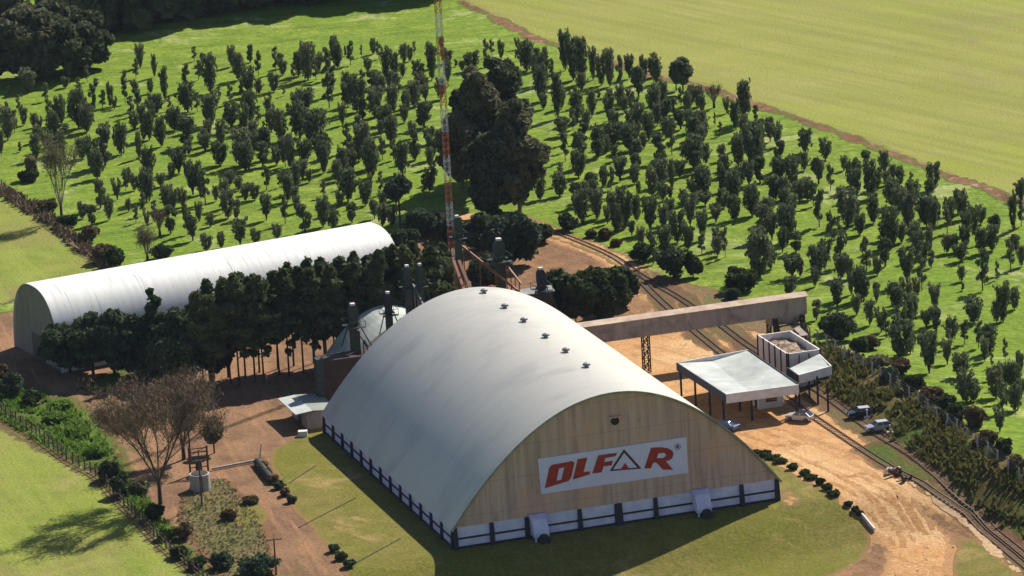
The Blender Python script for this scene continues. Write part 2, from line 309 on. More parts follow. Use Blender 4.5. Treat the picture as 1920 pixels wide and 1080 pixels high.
def clad_mat():
    m,n,b,l=nodes('stained_cladding')
    st=noise(n,l,mapping(n,l,(1.0,1,.05)),1,5,.7);c=mixc(n,l,mr(n,l,st,.38,.62),sc(190,162,156,.92),sc(158,130,126,.92))
    bl=noise(n,l,mapping(n,l,(.16,1,.12)),1.0,5,.7);c=mixc(n,l,mr(n,l,bl,.48,.66),c,sc(192,152,138,.95))
    bl2=noise(n,l,mapping(n,l,(.5,1,.16)),1.0,5,.7);c=mixc(n,l,mr(n,l,bl2,.6,.74),c,sc(140,108,104,.9))
    sx=n.nodes.new('ShaderNodeSeparateXYZ');l.new(mapping(n,l),sx.inputs[0])
    fr=mth(n,l,'FRACT',mth(n,l,'MULTIPLY',sx.outputs[2],1/4.6));ln=mr(n,l,mth(n,l,'ABSOLUTE',mth(n,l,'SUBTRACT',fr,.5)),.485,.5)
    c=mixc(n,l,mth(n,l,'MULTIPLY',ln,.55),c,sc(130,104,92,1.0))
    fr=mth(n,l,'FRACT',mth(n,l,'MULTIPLY',sx.outputs[0],1/1.05));ln=mr(n,l,mth(n,l,'ABSOLUTE',mth(n,l,'SUBTRACT',fr,.5)),.45,.5)
    c=mixc(n,l,mth(n,l,'MULTIPLY',ln,.22),c,sc(130,104,92,1.0))
    l.new(c,b.inputs['Base Color']);b.inputs['Roughness'].default_value=.85;b.inputs['Specular IOR Level'].default_value=.15
    bump(n,l,b,st,.05,.4);return m
M['clad']=clad_mat()
M['white_wall']=simple('white_wall',sc(204,202,244,1.),sc(178,176,216,1.),.6,.8)
M['navy']=simple('navy_paint',sc(44,50,70),sc(30,36,54),2,.7)
M['sign_white']=simple('sign_white',sc(200,196,238,.95),sc(190,186,230,.95),.7,.6)
M['sign_red']=simple('sign_red',sc(168,42,30,1.05),sc(140,32,24,1.05),.9,.6)
M['sign_line']=simple('sign_line',sc(70,24,20,1.05),sc(56,20,18,1.05),.9,.6)
M['dark_hole']=simple('dark_metal',sc(40,36,36),sc(24,22,24),3,.7)
M['galv']=simple('galvanised',sc(178,178,178),sc(140,140,142),1.2,.5,.3)
M['trim']=simple('roof_trim',sc(190,190,178),sc(150,150,140),1,.6)
shed=empty('warehouse',(SO[0],SO[1],0),PSI,'large arched grey metal warehouse with tan gable and white base wall','warehouse')
def arch_pts(n,w,hw,ha,ex=0.):
    return [(w*i/n,hw+ha*(1-(2*i/n-1)**2)) for i in range(n+1)]
def vault(prof,y0,y1,ny,th,mat,name,parent):
    P=np.array(prof);T=np.gradient(P,axis=0);T/=np.linalg.norm(T,axis=1)[:,None];N=np.stack([-T[:,1],T[:,0]],1)
    b=MB();V=[];Fc=[];n=len(P)
    for j in range(ny+1):
        y=y0+(y1-y0)*j/ny
        for i in range(n):V.append((P[i,0],y,P[i,1]))
        for i in range(n):V.append((P[i,0]-N[i,0]*th,y,P[i,1]-N[i,1]*th))
    for j in range(ny):
        a=2*n*j;c=a+2*n
        for i in range(n-1):
            Fc.append((a+i,a+i+1,c+i+1,c+i));Fc.append((a+n+i,c+n+i,c+n+i+1,a+n+i+1))
        Fc.append((a,c,c+n,a+n));Fc.append((a+n-1,a+2*n-1,c+2*n-1,c+n-1))
    for a in (0,2*n*ny):
        for i in range(n-1):Fc.append((a+i,a+n+i,a+n+i+1,a+i+1))
    return b.add(V,Fc).build(name,mat,parent,smooth_=False)
pr=arch_pts(60,SW,SHW,SHA)
pr=[(-.28,SHW-.34)]+pr+[(SW+.28,SHW-.34)]
r=vault(pr,-.35,SLEN+.3,40,.15,M['roof'],'roof',shed)
me=r.data;me.polygons.foreach_set('use_smooth',[True]*len(me.polygons))
try:me.set_sharp_from_angle(angle=R(35))
except Exception:pass
gp=[(0,SHW-.05)]+arch_pts(60,SW,SHW-.35,SHA-.0)[1:-1]+[(SW,SHW-.05)]
g1=MB().prism(gp,'y',.0,.2).build('gable_wall',M['clad'],shed)
MB().prism(gp,'y',SLEN-.2,SLEN).build('gable_wall',M['clad'],shed)
P=np.array(pr);b=MB()
for i in range(len(pr)-1):b.bar((pr[i][0],-.42,pr[i][1]-.08),(pr[i+1][0],-.42,pr[i+1][1]-.08),.13,.3)
b.build('roof_edge_trim',M['trim'],shed)
# base walls with posts and bands
wt=.25
b=MB();b.box(.1,SW-.1,.02,.02+wt,0,SHW-.06);b.box(.1,SW-.1,SLEN-wt,SLEN-.02,0,SHW-.06);b.box(.1,.1+wt,.3,SLEN-.3,0,SHW-.1);b.box(SW-.1-wt,SW-.1,.3,SLEN-.3,0,SHW-.1)
b.build('base_wall',M['white_wall'],shed)
us=[0,5.7,10.9,18.8,24.6,30.2,37,43.3,49]
def post(x,y,dx,dy,w):
    b=MB();s=.62
    if dy:b.add([(x-w,y-s,0),(x+w,y-s,0),(x+w,y+.1,0),(x-w,y+.1,0),(x-w,y-.14,SHW-.07),(x+w,y-.14,SHW-.07),(x+w,y+.1,SHW-.07),(x-w,y+.1,SHW-.07)],[(0,3,2,1),(4,5,6,7),(0,1,5,4),(1,2,6,5),(2,3,7,6),(3,0,4,7)])
    else:
        k=dx;s=.3;b.add([(x+k*s,y-w,0),(x+k*s,y+w,0),(x-k*.1,y+w,0),(x-k*.1,y-w,0),(x+k*.14,y-w,SHW-.4),(x+k*.14,y+w,SHW-.4),(x-k*.1,y+w,SHW-.4),(x-k*.1,y-w,SHW-.4)],[(0,3,2,1),(4,5,6,7),(0,1,5,4),(1,2,6,5),(2,3,7,6),(3,0,4,7)])
    b.build('wall_post',M['navy'],shed)
for i,u in enumerate(us):post(u if 0<i<8 else (u+.3 if i==0 else u-.3),0,0,1,.3 if i not in(4,) else .55)
NB=13
for j in range(NB+1):
    y=.35+(SLEN-.7)*j/NB;post(.0,y,-1,0,.27);post(SW,y,1,0,.27)
for z0,z1 in ((1.35,1.62),(0,.34)):
    b=MB();b.box(.6,SW-.6,-.08,.05,z0,z1);b.build('wall_band',M['navy'],shed)
    b=MB();b.box(-.02,.13,.6,SLEN-.6,z0,z1);b.build('wall_band',M['navy'],shed)
    b=MB();b.box(SW-.13,SW+.02,.6,SLEN-.6,z0,z1);b.build('wall_band',M['navy'],shed)
# gable sign: traced on the gable plane
def gab(px,py):
    d=ray(px,py);n=np.array([SB[0],SB[1],0]);o=np.array([SO[0],SO[1],0])-n*0.;t=((o-CAM)@n)/(d@n);p=CAM+d*t
    return ((p[:2]-SO)@SA,p[2])
def zg(pts):return [gab(980+x/6,800+y/6) for x,y in pts]
sg=MB().prism([gab(*p) for p in [(1008,860),(1286,819),(1290,886),(1014,926)]],'y',-.14,-.02).build('sign_board',M['sign_white'],shed)
def holed(outer,inner,name,mat,y0,y1,parent,label=None):
    import bmesh
    bm=bmesh.new();ed=[]
    for loop in [outer]+([inner] if inner else []):
        vs_=[bm.verts.new((a,y0,c)) for a,c in loop]
        for i in range(len(vs_)):ed.append(bm.edges.new((vs_[i],vs_[(i+1)%len(vs_)])))
    bmesh.ops.triangle_fill(bm,use_beauty=True,use_dissolve=False,edges=ed)
    r_=bmesh.ops.extrude_face_region(bm,geom=list(bm.faces));bmesh.ops.translate(bm,vec=(0,y1-y0,0),verts=[e for e in r_['geom'] if isinstance(e,bmesh.types.BMVert)])
    bmesh.ops.recalc_face_normals(bm,faces=bm.faces);me=bpy.data.meshes.new(name);bm.to_mesh(me);bm.free();me.materials.append(mat)
    return link(bpy.data.objects.new(name,me),parent)
LET=[([(245,690),(296,455),(330,425),(556,383),(578,400),(543,560),(515,606)],[(375,606),(405,466),(465,452),(432,592)]),
([(560,592),(615,362),(722,345),(680,505),(758,500),(745,535)],None),
([(778,525),(845,320),(1058,290),(1040,328),(925,350),(912,395),(1012,378),(995,432),(905,442),(885,510)],None),
([(1365,466),(1440,232),(1560,228),(1630,240),(1675,262),(1692,300),(1680,345),(1650,372),(1605,385),(1690,482),(1572,478),(1500,400),(1462,402),(1437,466)],[(1502,352),(1522,298),(1580,292),(1608,302),(1604,330),(1575,350)]),
([(1095,482),(1148,405),(1195,472)],None)]
for o_,i_ in LET:holed(zg(o_),zg(i_) if i_ else None,'sign_letter',M['sign_red'],-.2,-.15,sg)
holed(zg([(975,497),(1135,250),(1332,467)]),zg([(1012,478),(1137,290),(1288,456)]),'sign_triangle',M['sign_line'],-.19,-.15,sg)
cir=lambda r:[(1738+r*math.cos(t)*.95,222+r*math.sin(t)) for t in [2*math.pi*i/20 for i in range(20)]]
holed(zg(cir(34)),zg(cir(29)),'sign_mark',M['sign_line'],-.19,-.15,sg)
holed(zg([(1724,238),(1728,206),(1746,205),(1754,213),(1748,223),(1754,238),(1746,238),(1738,225),(1733,238)]),None,'sign_mark',M['sign_line'],-.19,-.15,sg)
# round hole in the gable
u,z=gab(1153,789);b=MB();b.tube((u,-.08,z),(u,.05,z),.62,.62,16);b.build('gable_vent',M['dark_hole'],shed)
b=MB();b.box(u-.9,u+.9,-.32,-.02,z+.5,z+.7);b.build('vent_hood',M['clad'],shed)
# two ducts with fans on the front
for (px,py,fan) in ((1008,1000,1),(1312,948,1)):
    u,z=gab(px,py)
    b=MB();b.prism([(-.2,3.3),(-1.2,2.9),(-2.0,1.2),(-2.0,.5),(-1.2,.5),(-.2,1.2)],'x',u-1.1,u+1.1)
    b.prism([(-.28,3.5),(-.28,3.32),(-1.25,2.95),(-1.3,3.1)],'x',u-1.3,u+1.3)
    for q in (-1,1):b.bar((u+q*.9,-1.9,-.4),(u+q*.9,-1.9,.6),.2)
    d=b.build('air_duct',M['white_wall'],shed)
    b=MB();b.tube((u+.2,-2.9,.25),(u+.2,-2.02,.25),.8,.8,14);b.box(u-.3,u+.7,-2.9,-2.2,-.9,-.3);b.build('fan',M['navy'],d)
# ridge vents
for k in range(6):
    y=at(0,0)[0]*0
for k,(px,py) in enumerate([(905,552),(943,580),(978,607),(1016,635),(1054,664),(1092,691)]):
    # point on the roof near the ridge, on the camera-left shoulder
    best=None
    for q in range(2,64):
        for u in (SW/2+1.2,):
            zz=SHW+SHA*(1-(2*u/SW-1)**2)+.35;p=np.array([*(SO+SA*u+SB*q),zz]);d=p-CAM;dz=d@F;sx=960+CF*(d@XR)/dz;sy=540-CF*(d@UR)/dz
            e=math.hypot(sx-px,sy-py)
            if best is None or e<best[0]:best=(e,u,q,zz)
    _,u,q,zz=best;b=MB();z0=zz-.45
    b.tube((u,q,z0-.2),(u,q,z0+.4),.3,.3,10);b.tube((u,q,z0+.4),(u,q,z0+.66),.62,.5,12);b.tube((u,q,z0+.66),(u,q,z0+.8),.5,.1,12)
    v=b.build('roof_vent',M['galv'],shed)
    b=MB();b.box(u-1.5,u-.4,q-.25,q+.25,z0-.35,z0+.12);b.build('vent_flashing',M['trim'],v)
# ------------------------------------------------------------------ second (long white) shed
M['white_roof']=None
def wroof():
    m,n,b,l=nodes('white_roof');st=noise(n,l,mapping(n,l,(.05,1.2,.08)),1,4,.75);c=mixc(n,l,mr(n,l,st,.3,.7),sc(252,252,250,1.35),sc(228,228,226,1.35))
    st=noise(n,l,mapping(n,l,(.1,3.0,.1)),1,3,.8);c=mixc(n,l,mr(n,l,st,.58,.72),c,sc(172,170,168,1.35))
    l.new(c,b.inputs['Base Color']);b.inputs['Roughness'].default_value=.5;return m
M['white_roof']=wroof()
M['grey_gable']=simple('grey_gable',sc(140,130,126,1.1),sc(118,110,108,1.1),.5,.85,stretch=(1,1,.15))
L2=np.array([at(30,648)[:2]]);s2a=R(27.5)
A2=np.array([math.cos(s2a),math.sin(s2a)]);W2=20.;L2L=62.5
o2=at(30,650)
sh2=empty('storage_shed',(o2[0],o2[1],0),s2a-math.pi/2,'long white barrel roofed shed behind the row of pines','shed')
# local: x across (camera side +x), y along
n2=40;h2=12.6
pf=[(W2/2-W2/2*math.copysign(abs(math.cos(t))**.8,math.cos(t)),h2*abs(math.sin(t))**.86) for t in [math.pi*i/n2 for i in range(n2+1)]]
r=vault(pf,-.3,L2L,36,.12,M['white_roof'],'roof',sh2);r.data.polygons.foreach_set('use_smooth',[True]*len(r.data.polygons))
try:r.data.set_sharp_from_angle(angle=R(40))
except Exception:pass
gi=[(W2/2+(x-W2/2)*.985,z*.985) for x,z in pf]
MB().prism(gi,'y',.1,.3).build('gable_wall',M['grey_gable'],sh2);MB().prism(gi,'y',L2L-.4,L2L-.2).build('gable_wall',M['grey_gable'],sh2)
b=MB();b.box(7.5,12.5,-.0,.12,0,4.2);b.build('door',simple('grey_door',sc(104,98,96),sc(88,84,84),1,.7),sh2)
# ------------------------------------------------------------------ yard structures
def proj(P):
    d=np.array(P,float)-CAM;z=d@F;return 960+CF*(d@XR)/z,540-CF*(d@UR)/z
def G3(p,z):return np.array([p[0],p[1],z])
M['concrete']=simple('concrete_cladding',sc(176,160,148,1.25),sc(146,132,124,1.25),.8,.9,stretch=(1,1,.2),lo=.3,hi=.7,c3=sc(120,104,98,1.25))
M['tan_roof']=simple('tan_roof',sc(214,190,168,1.25),sc(184,156,136,1.25),.6,.85)
M['steel']=simple('dark_steel',sc(84,72,68),sc(50,44,46),2,.6,.2)
M['green_steel']=simple('green_steel',sc(56,88,78),sc(38,60,56),1.2,.6,.1)
M['orange']=simple('orange_paint',sc(180,100,62),sc(140,78,54),1.2,.6,c3=sc(120,84,66))
M['mast_white']=simple('mast_white',sc(224,224,230),sc(190,190,198),1,.6)
M['mast_orange']=simple('mast_orange',sc(208,112,70),sc(180,92,62),1,.6)
M['light_roof']=simple('light_roof',sc(206,212,206,1.3),sc(184,190,186,1.3),.35,.6,c3=sc(160,166,162,1.3))
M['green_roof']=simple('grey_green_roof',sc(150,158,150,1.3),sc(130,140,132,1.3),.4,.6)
M['white_paint']=simple('white_paint',sc(240,234,232,1.3),sc(216,210,210,1.3),.8,.7)
M['glass']=simple('dark_glass',sc(34,42,52),sc(22,28,36),2,.12,spec=.8)
M['brown_wall']=simple('brown_wall',sc(84,68,62),sc(60,50,48),.5,.85,stretch=(1,1,3))
M['rust']=simple('rust',sc(150,96,70),sc(100,62,50),2,.9)
def lattice(b,p0,p1,w,n,r=.05):
    """square lattice column/beam from p0 to p1"""
    p0=np.array(p0,float);p1=np.array(p1,float);d=p1-p0;d/=np.linalg.norm(d);a=np.cross(d,(0,0,1) if abs(d[2])<.9 else (1,0,0));a/=np.linalg.norm(a);c=np.cross(d,a)
    cs=[(-1,-1),(1,-1),(1,1),(-1,1)];pt=lambda t,k:p0+(p1-p0)*t+a*cs[k][0]*w/2+c*cs[k][1]*w/2
    for k in range(4):
        b.bar(pt(0,k),pt(1,k),r*2)
        for i in range(n):
            k2=(k+1)%4;b.bar(pt(i/n,k if i%2 else k2),pt((i+1)/n,k2 if i%2 else k),r*1.5)
            b.bar(pt(i/n,k),pt(i/n,k2),r*1.3)
    return b
# conveyor gallery from the shed to the silo frame
G=at(1213,697);GA=SA
def tx(px):
    lo,hi=0,60
    for _ in range(40):
        m=(lo+hi)/2
        if proj(G3(G[:2]+GA*m,6.))[0]<px:lo=m
        else:hi=m
    return lo
tend=tx(1508);uG=float((G[:2]-SO)@SA);t0=-(uG-(SW-9.5))
gal=empty('conveyor_gallery',(G[0],G[1],0),PSI,'long raised tan conveyor gallery from the big shed across the dirt yard','gallery')
zb,zt=6.1,9.0
MB().box(t0,tend,-1.2,1.2,zb,zt).build('gallery_wall',M['concrete'],gal)
MB().prism([(-1.5,zt+.0),(-1.5,zt+.1),(0,zt+.55),(1.5,zt+.1),(1.5,zt+.0),(0,zt+.4)],'x',t0-.1,tend+.25).build('roof',M['tan_roof'],gal)
th=tx(1440);MB().box(th,tend-.3,-1.1,1.1,zb-1.2,zb-.003).build('hopper',M['concrete'],gal)
b=MB();lattice(b,(0,0,0),(0,0,zb),1.0,6,.07);b.build('support_tower',M['steel'],gal)
for q in (th+.6,tend-1.0):
    for yy in (-2.2,1.6):
        b=MB();lattice(b,(q,yy,0),(q,yy*.7,zb-.1),.55,9,.06);b.build('support_leg',M['steel'],gal)
b=MB();b.prism([(-.3,zb-1.2),(-1.1,zb-1.2),(-6.5,4.2),(-5.2,4.2)],'x',tend-3.2,tend-2.0);b.build('chute',M['concrete'],gal)
for q in (th+.6,tend-1.0):
    b=MB();lattice(b,(q,-6.,0),(q,-1.2,zb-.1),.5,11,.055);b.build('support_leg',M['steel'],gal)
b=MB()
for yy in (-2.0,1.5):
    b.bar((th+.6,yy,4.6),(tend-1.,yy,zb-.4),.14);b.bar((th+.6,yy,zb-.4),(tend-1,yy,4.6),.14);b.bar((th,yy,4.9),(tend-.6,yy,4.9),.16)
b.build('cross_brace',M['rust'],gal)
# walled hopper pit
c=hit(1476,664,H,5.6);pit=empty('hopper_building',(c[0],c[1],0),PSI,'white walled open topped hopper building with dark ribs under the gallery end','building')
PW,PL=5.6,12.5
b=MB();b.box(0,PW,0,.25,0,5.6);b.box(0,PW,PL-.25,PL,0,5.6);b.box(0,.25,.25,PL-.25,0,5.6);b.box(PW-.25,PW,.25,PL-.25,0,5.6);b.build('wall',M['white_paint'],pit)
for i in range(6):MB().box(-.14,.0,i*2.45+.05,i*2.45+.3,0,5.7).build('wall_rib',M['navy'],pit)
for u in (.0,PW-.25):MB().box(u,u+.25,-.14,-.0,0,5.7).build('wall_rib',M['navy'],pit)
b=MB();rr=random.Random(3);N=14;V=[];Fc=[]
for j in range(N+1):
    for i in range(8):
        x=.26+(PW-.52)*i/7;y=.26+(PL-.52)*j/N;V.append((x,y,4.2+1.1*math.exp(-((x-3)/2)**2)*(.6+.4*math.sin(j*.9))+rr.uniform(-.2,.2)))
for j in range(N):
    for i in range(7):a=j*8+i;Fc.append((a,a+1,a+9,a+8))
b.add(V,Fc).build('grain_pile',simple('husk_pile',sc(206,184,156),sc(128,100,84),1.3,.95,lo=.42,hi=.58),pit)
b=MB();b.bar((1.2,-.35,.2),(1.9,-.35,5.3),.14);b.bar((4.3,-.35,.2),(3.4,-.35,5.3),.14);b.bar((1.3,-.35,1),(3.8,-.35,3),.1);b.bar((4.1,-.35,1),(1.7,-.35,3),.1);b.bar((1.5,-.35,2.9),(3.7,-.35,2.9),.1);b.build('ladder_frame',M['navy'],pit)
# main canopy (butterfly roof on dark columns)
ZC=5.0
A_,B_,C_,D_=[hit(x,y,H,ZC) for x,y in [(1270,681),(1361,740),(1497,722),(1402,657)]]
cn=empty('weighbridge_canopy',(A_[0],A_[1],0),0,'wide open canopy with pale folded roof and white front fascia above parked cars','canopy')
og=np.array([A_[0],A_[1],0])
def rel(p):return np.array(p)-og
def lerp(a,b,t):return a+(b-a)*t
vA=lerp(A_,D_,.48);vB=lerp(B_,C_,.38)
def quad3(name,pts,th,mat,parent):
    pts=[np.array(p,float) for p in pts];n=np.array([0,0,-th]);k=len(pts)
    return MB().add(pts+[p+n for p in pts],[tuple(range(k)),tuple(range(k,2*k))[::-1]]+[(i,i+k,(i+1)%k+k,(i+1)%k) for i in range(k)]).build(name,mat,parent)
dz=lambda p,z:np.array(p)+np.array([0,0,z])
quad3('roof_panel',[rel(A_),rel(B_),dz(rel(vB),-.6),dz(rel(vA),-.6)],.12,M['light_roof'],cn)
quad3('roof_panel',[dz(rel(vA),-.6),dz(rel(vB),-.6),rel(C_),rel(D_)],.12,M['light_roof'],cn)
def wallq(name,p,q,z0,z1,th,mat,parent):
    p=np.array(p,float);q=np.array(q,float);d=(q-p)[:2];d/=np.linalg.norm(d);n=np.array([d[1],-d[0]])*th;b=MB()
    V=[(p[0],p[1],z0),(q[0],q[1],z0),(q[0]+n[0],q[1]+n[1],z0),(p[0]+n[0],p[1]+n[1],z0)];V+=[(a,c_,z1) for a,c_,_ in V]
    return b.add(V,[(0,3,2,1),(4,5,6,7),(0,1,5,4),(1,2,6,5),(2,3,7,6),(3,0,4,7)]).build(name,mat,parent)
wallq('fascia',rel(B_),rel(C_),ZC-1.35,ZC+.12,.18,M['white_paint'],cn)
wallq('fascia',rel(A_),rel(B_),ZC-1.1,ZC+.12,.18,M['navy'],cn)
wallq('fascia',rel(C_),rel(D_),ZC-1.0,ZC+.14,.18,M['navy'],cn)
wallq('fascia',rel(D_),rel(A_),ZC-.9,ZC+.1,.18,M['white_paint'],cn)
for s_,(p,q) in enumerate(((A_,B_),(vA,vB),(D_,C_))):
    for t in (.06,.36,.66,.94):
        pp=rel(lerp(p,q,t));b=MB();b.box(pp[0]-.16,pp[0]+.16,pp[1]-.16,pp[1]+.16,0,ZC-(.7 if s_==1 else .12));b.build('column',M['navy'],cn)
# booth beneath
bp=at(1424,768);bo_=empty('office_booth',(bp[0],bp[1],0),PSI,'small white booth with dark window under the wide canopy','booth')
b=MB();b.box(0,3.9,0,3.2,0,2.8);b.build('wall',M['white_paint'],bo_);b=MB();b.box(-.2,4.1,-.2,3.4,2.8,2.95);b.build('roof',M['light_roof'],bo_)
w_=MB().box(1.1,2.9,-.05,.02,1.0,2.2).build('window',M['glass'],bo_);MB().box(1.0,3.0,-.08,-.01,.9,1.0).build('sill',M['white_paint'],w_)
MB().box(-.05,.02,.9,1.8,0,2.1).build('door',M['navy'],bo_)
# small canopy to the right
ZS=4.8
a,b_,c,d=[hit(x,y,H,ZS) for x,y in [(1478,692),(1497,706),(1557,688),(1535,664)]]
ogs=np.array([b_[0],b_[1],0]);cs_=empty('loading_canopy',(b_[0],b_[1],0),0,'small pale canopy with thick white fascia on four tall dark columns beside the hopper building','canopy')
quad3('roof_panel',[a-ogs,b_-ogs,c-ogs,d-ogs],.12,M['light_roof'],cs_)
wallq('fascia',b_-ogs,c-ogs,ZS-1.1,ZS+.3,.2,M['white_paint'],cs_);wallq('fascia',c-ogs,d-ogs,ZS-1.1,ZS+.3,.2,M['white_paint'],cs_);wallq('fascia',a-ogs,b_-ogs,ZS-1.1,ZS+.3,.2,M['navy'],cs_)
for px,py in ((1518,747),(1534,759),(1553,772),(1499,762)):
    p=at(px,py)-ogs;MB().box(p[0]-.15,p[0]+.15,p[1]-.15,p[1]+.15,0,ZS-.2).build('column',M['navy'],cs_)
# ------------------------------------------------------------------ lattice mast
mp=at(857,640)
mast=empty('lattice_mast',(mp[0],mp[1],0),.3,'very tall lattice mast in orange and white bands behind the big shed','mast')
hs=3.9
for i in range(19):
    b=MB();lattice(b,(0,0,i*hs),(0,0,(i+1)*hs),0.85,4,.036);b.build('mast_section',M['mast_orange'] if i%2==0 else M['mast_white'],mast)
# ------------------------------------------------------------------ elevator towers and conveyors behind the shed
def tower(px,py,h,w,mat,label,heads=2):
    p=at(px,py);t=empty('grain_elevator',(p[0],p[1],0),PSI,label,'elevator tower','grain elevator towers behind the big shed')
    w*=.8;MB().box(-w/2,w/2,-w/2,w/2,0,h-2.2,).build('shaft',mat,t)
    b=MB();b.prism([(-w*.6,h-2.2),(w*.6,h-2.2),(w*.6,h-.6),(w*.3,h),(-w*.3,h),(-w*.6,h-.6)],'y',-w*.45,w*.45);b.build('head',mat,t)
    b=MB();z=h-3.4;W_=w*1.25
    b.box(-W_,W_,-W_,-w/2-.02,z,z+.1);b.box(-W_,W_,w/2+.02,W_,z,z+.1)
    for x in (-W_,W_):
        for y in (-W_,W_):b.bar((x,y,z),(x,y,z+1.1),.07)
    for s in (-1,1):b.bar((-W_,s*W_,z+1.05),(W_,s*W_,z+1.05),.06);b.bar((s*W_,-W_,z+1.05),(s*W_,W_,z+1.05),.06)
    b.build('platform',M['green_steel'],t)
    b=MB();b.box(-w*.3,w*.3,-w*.3,w*.3,h+.01,h+.35);b.build('motor_cap',M['white_paint'],t)
    b=MB();b.bar((0,-w*.6,h-1.5),(w*2.2,-w*.6,h-7),.16);b.bar((0,w*.6,h-1.5),(-w*1.6,w*.6,h-6.5),.14);b.build('spout',M['green_steel'],t)
    return t
tower(672,752,15.5,1.5,M['green_steel'],'green grain elevator tower with railed platform left of the big shed roof')
tower(738,735,16.0,1.2,M['navy'],'dark navy grain elevator tower rising at the big shed left roof edge')
tower(776,725,19.5,1.2,M['green_steel'],'leftmost of the twin green grain elevator towers before the pine row')
tower(800,722,19.5,1.0,M['green_steel'],'right hand one of the twin green grain elevator towers before the pine row')
tower(872,680,24,1.2,M['green_steel'],'slim green elevator tower standing just right of the tall lattice mast')
tower(946,660,18.6,1.7,M['green_steel'],'green elevator tower with rounded head above the roof ridge, before the dark thicket')
tower(1022,668,14.4,1.4,M['navy'],'dark elevator tower with white cap left of the round green trees')
def conv(pa,za,pb,zb_,mat,name,label,w=.55):
    p=at(*pa)+np.array([0,0,za]);q=at(*pb)+np.array([0,0,zb_]);b=MB();b.bar(p,q,w,w*.8);r=empty(name,(p[0],p[1],0),0,label,'conveyor','conveyors behind the big shed')
    b.v=[tuple(np.array(v)-np.array([p[0],p[1],0])) for v in b.v];b.build('conveyor_trough',mat,r)
    b=MB();n=5
    for i in range(n):
        s=p+(q-p)*(i+.5)/n-np.array([p[0],p[1],0]);b.bar((s[0],s[1],s[2]),(s[0],s[1],0),.16)
    b.build('support_post',mat,r)
conv((866,668),19.2,(1010,668),8.5,M['orange'],'inclined_conveyor','orange conveyor sloping down to the right from beside the tall mast',.4)
conv((872,700),18.5,(905,720),12,M['orange'],'inclined_conveyor','steep short orange conveyor dropping onto the roof ridge near the mast',.5)
conv((946,660),16.,(985,668),12.,M['orange'],'inclined_conveyor','short orange conveyor leaving the rounded green elevator head',.3)
conv((672,752),12.5,(705,760),8,M['steel'],'inclined_conveyor','thin grey conveyor leaning from the leftmost green elevator tower',.3)
conv((785,722),16.5,(812,730),12,M['galv'],'inclined_conveyor','pale conveyor strut leaning from the twin green elevator towers',.3)
conv((860,690),18.2,(885,715),13.5,M['orange'],'inclined_conveyor','steep orange conveyor nearest the foot of the tall mast',.45)
# hopper house by the gallery of towers
p=at(975,640);hb=empty('machine_house',(p[0],p[1],0),PSI,'rusty grey machine house half hidden behind the big shed ridge','building')
MB().box(0,6,0,3,0,7.6).build('wall',M['brown_wall'],hb);MB().prism([(-.3,7.6),(3.3,7.6),(3.3,7.75),(1.5,8.3),(-.3,7.75)],'x',-.3,6.3).build('roof',M['galv'],hb)
# brown silo building and barrel roof shed at the left rear
p=at(612,775);sb_=empty('silo_building',(p[0],p[1],0),PSI,'tall dark brown building with green corner shaft left of the big shed','building')
MB().box(0,6,0,3.5,0,8.2).build('wall',M['brown_wall'],sb_);MB().box(-.2,6.2,-.2,3.7,8.2,8.4).build('roof',M['steel'],sb_);MB().box(-1.1,-.02,-.3,1.4,0,8.8).build('corner_shaft',M['green_steel'],sb_)
MB().box(-.05,6.05,-.05,-.003,6.,6.25).build('wall_band',M['steel'],sb_)
p=at(655,745);vb=empty('barrel_shed',(p[0],p[1],0),PSI,'low pale barrel roofed shed between the pines and the big shed','shed')
W3=20;vault([(W3*i/24,4.2+6.6*(1-(2*i/24-1)**2)) for i in range(25)],0,12,8,.15,M['light_roof'],'roof',vb)
MB().prism([(0.1,0)]+[(W3*i/24*.99+.1,4.0+6.6*(1-(2*i/24-1)**2)) for i in range(25)]+[(W3-.1,0)],'y',.3,.5).build('gable_wall',M['white_paint'],vb)
MB().prism([(0.1,0)]+[(W3*i/24*.99+.1,4.0+6.6*(1-(2*i/24-1)**2)) for i in range(25)]+[(W3-.1,0)],'y',11.5,11.7).build('gable_wall',M['white_paint'],vb)
# lean-to at the far left corner of the big shed
p=at(577,806);lt=empty('lean_to_shed',(p[0],p[1],0),PSI,'small tan shed with two tone pale roof at the big shed left corner','shed')
MB().box(0,4.6,0,8.6,0,2.7).build('wall',M['concrete'],lt)
quad3('roof',[(-1.9,-.5,2.85),(.8,-.5,3.1),(.8,9.4,3.1),(-1.9,9.4,2.85)],.12,M['light_roof'],lt)
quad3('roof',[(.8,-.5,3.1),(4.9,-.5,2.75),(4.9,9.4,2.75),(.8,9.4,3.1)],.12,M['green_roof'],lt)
MB().box(-.03,.0,3.2,5.2,0,2.4).build('door',M['steel'],lt)
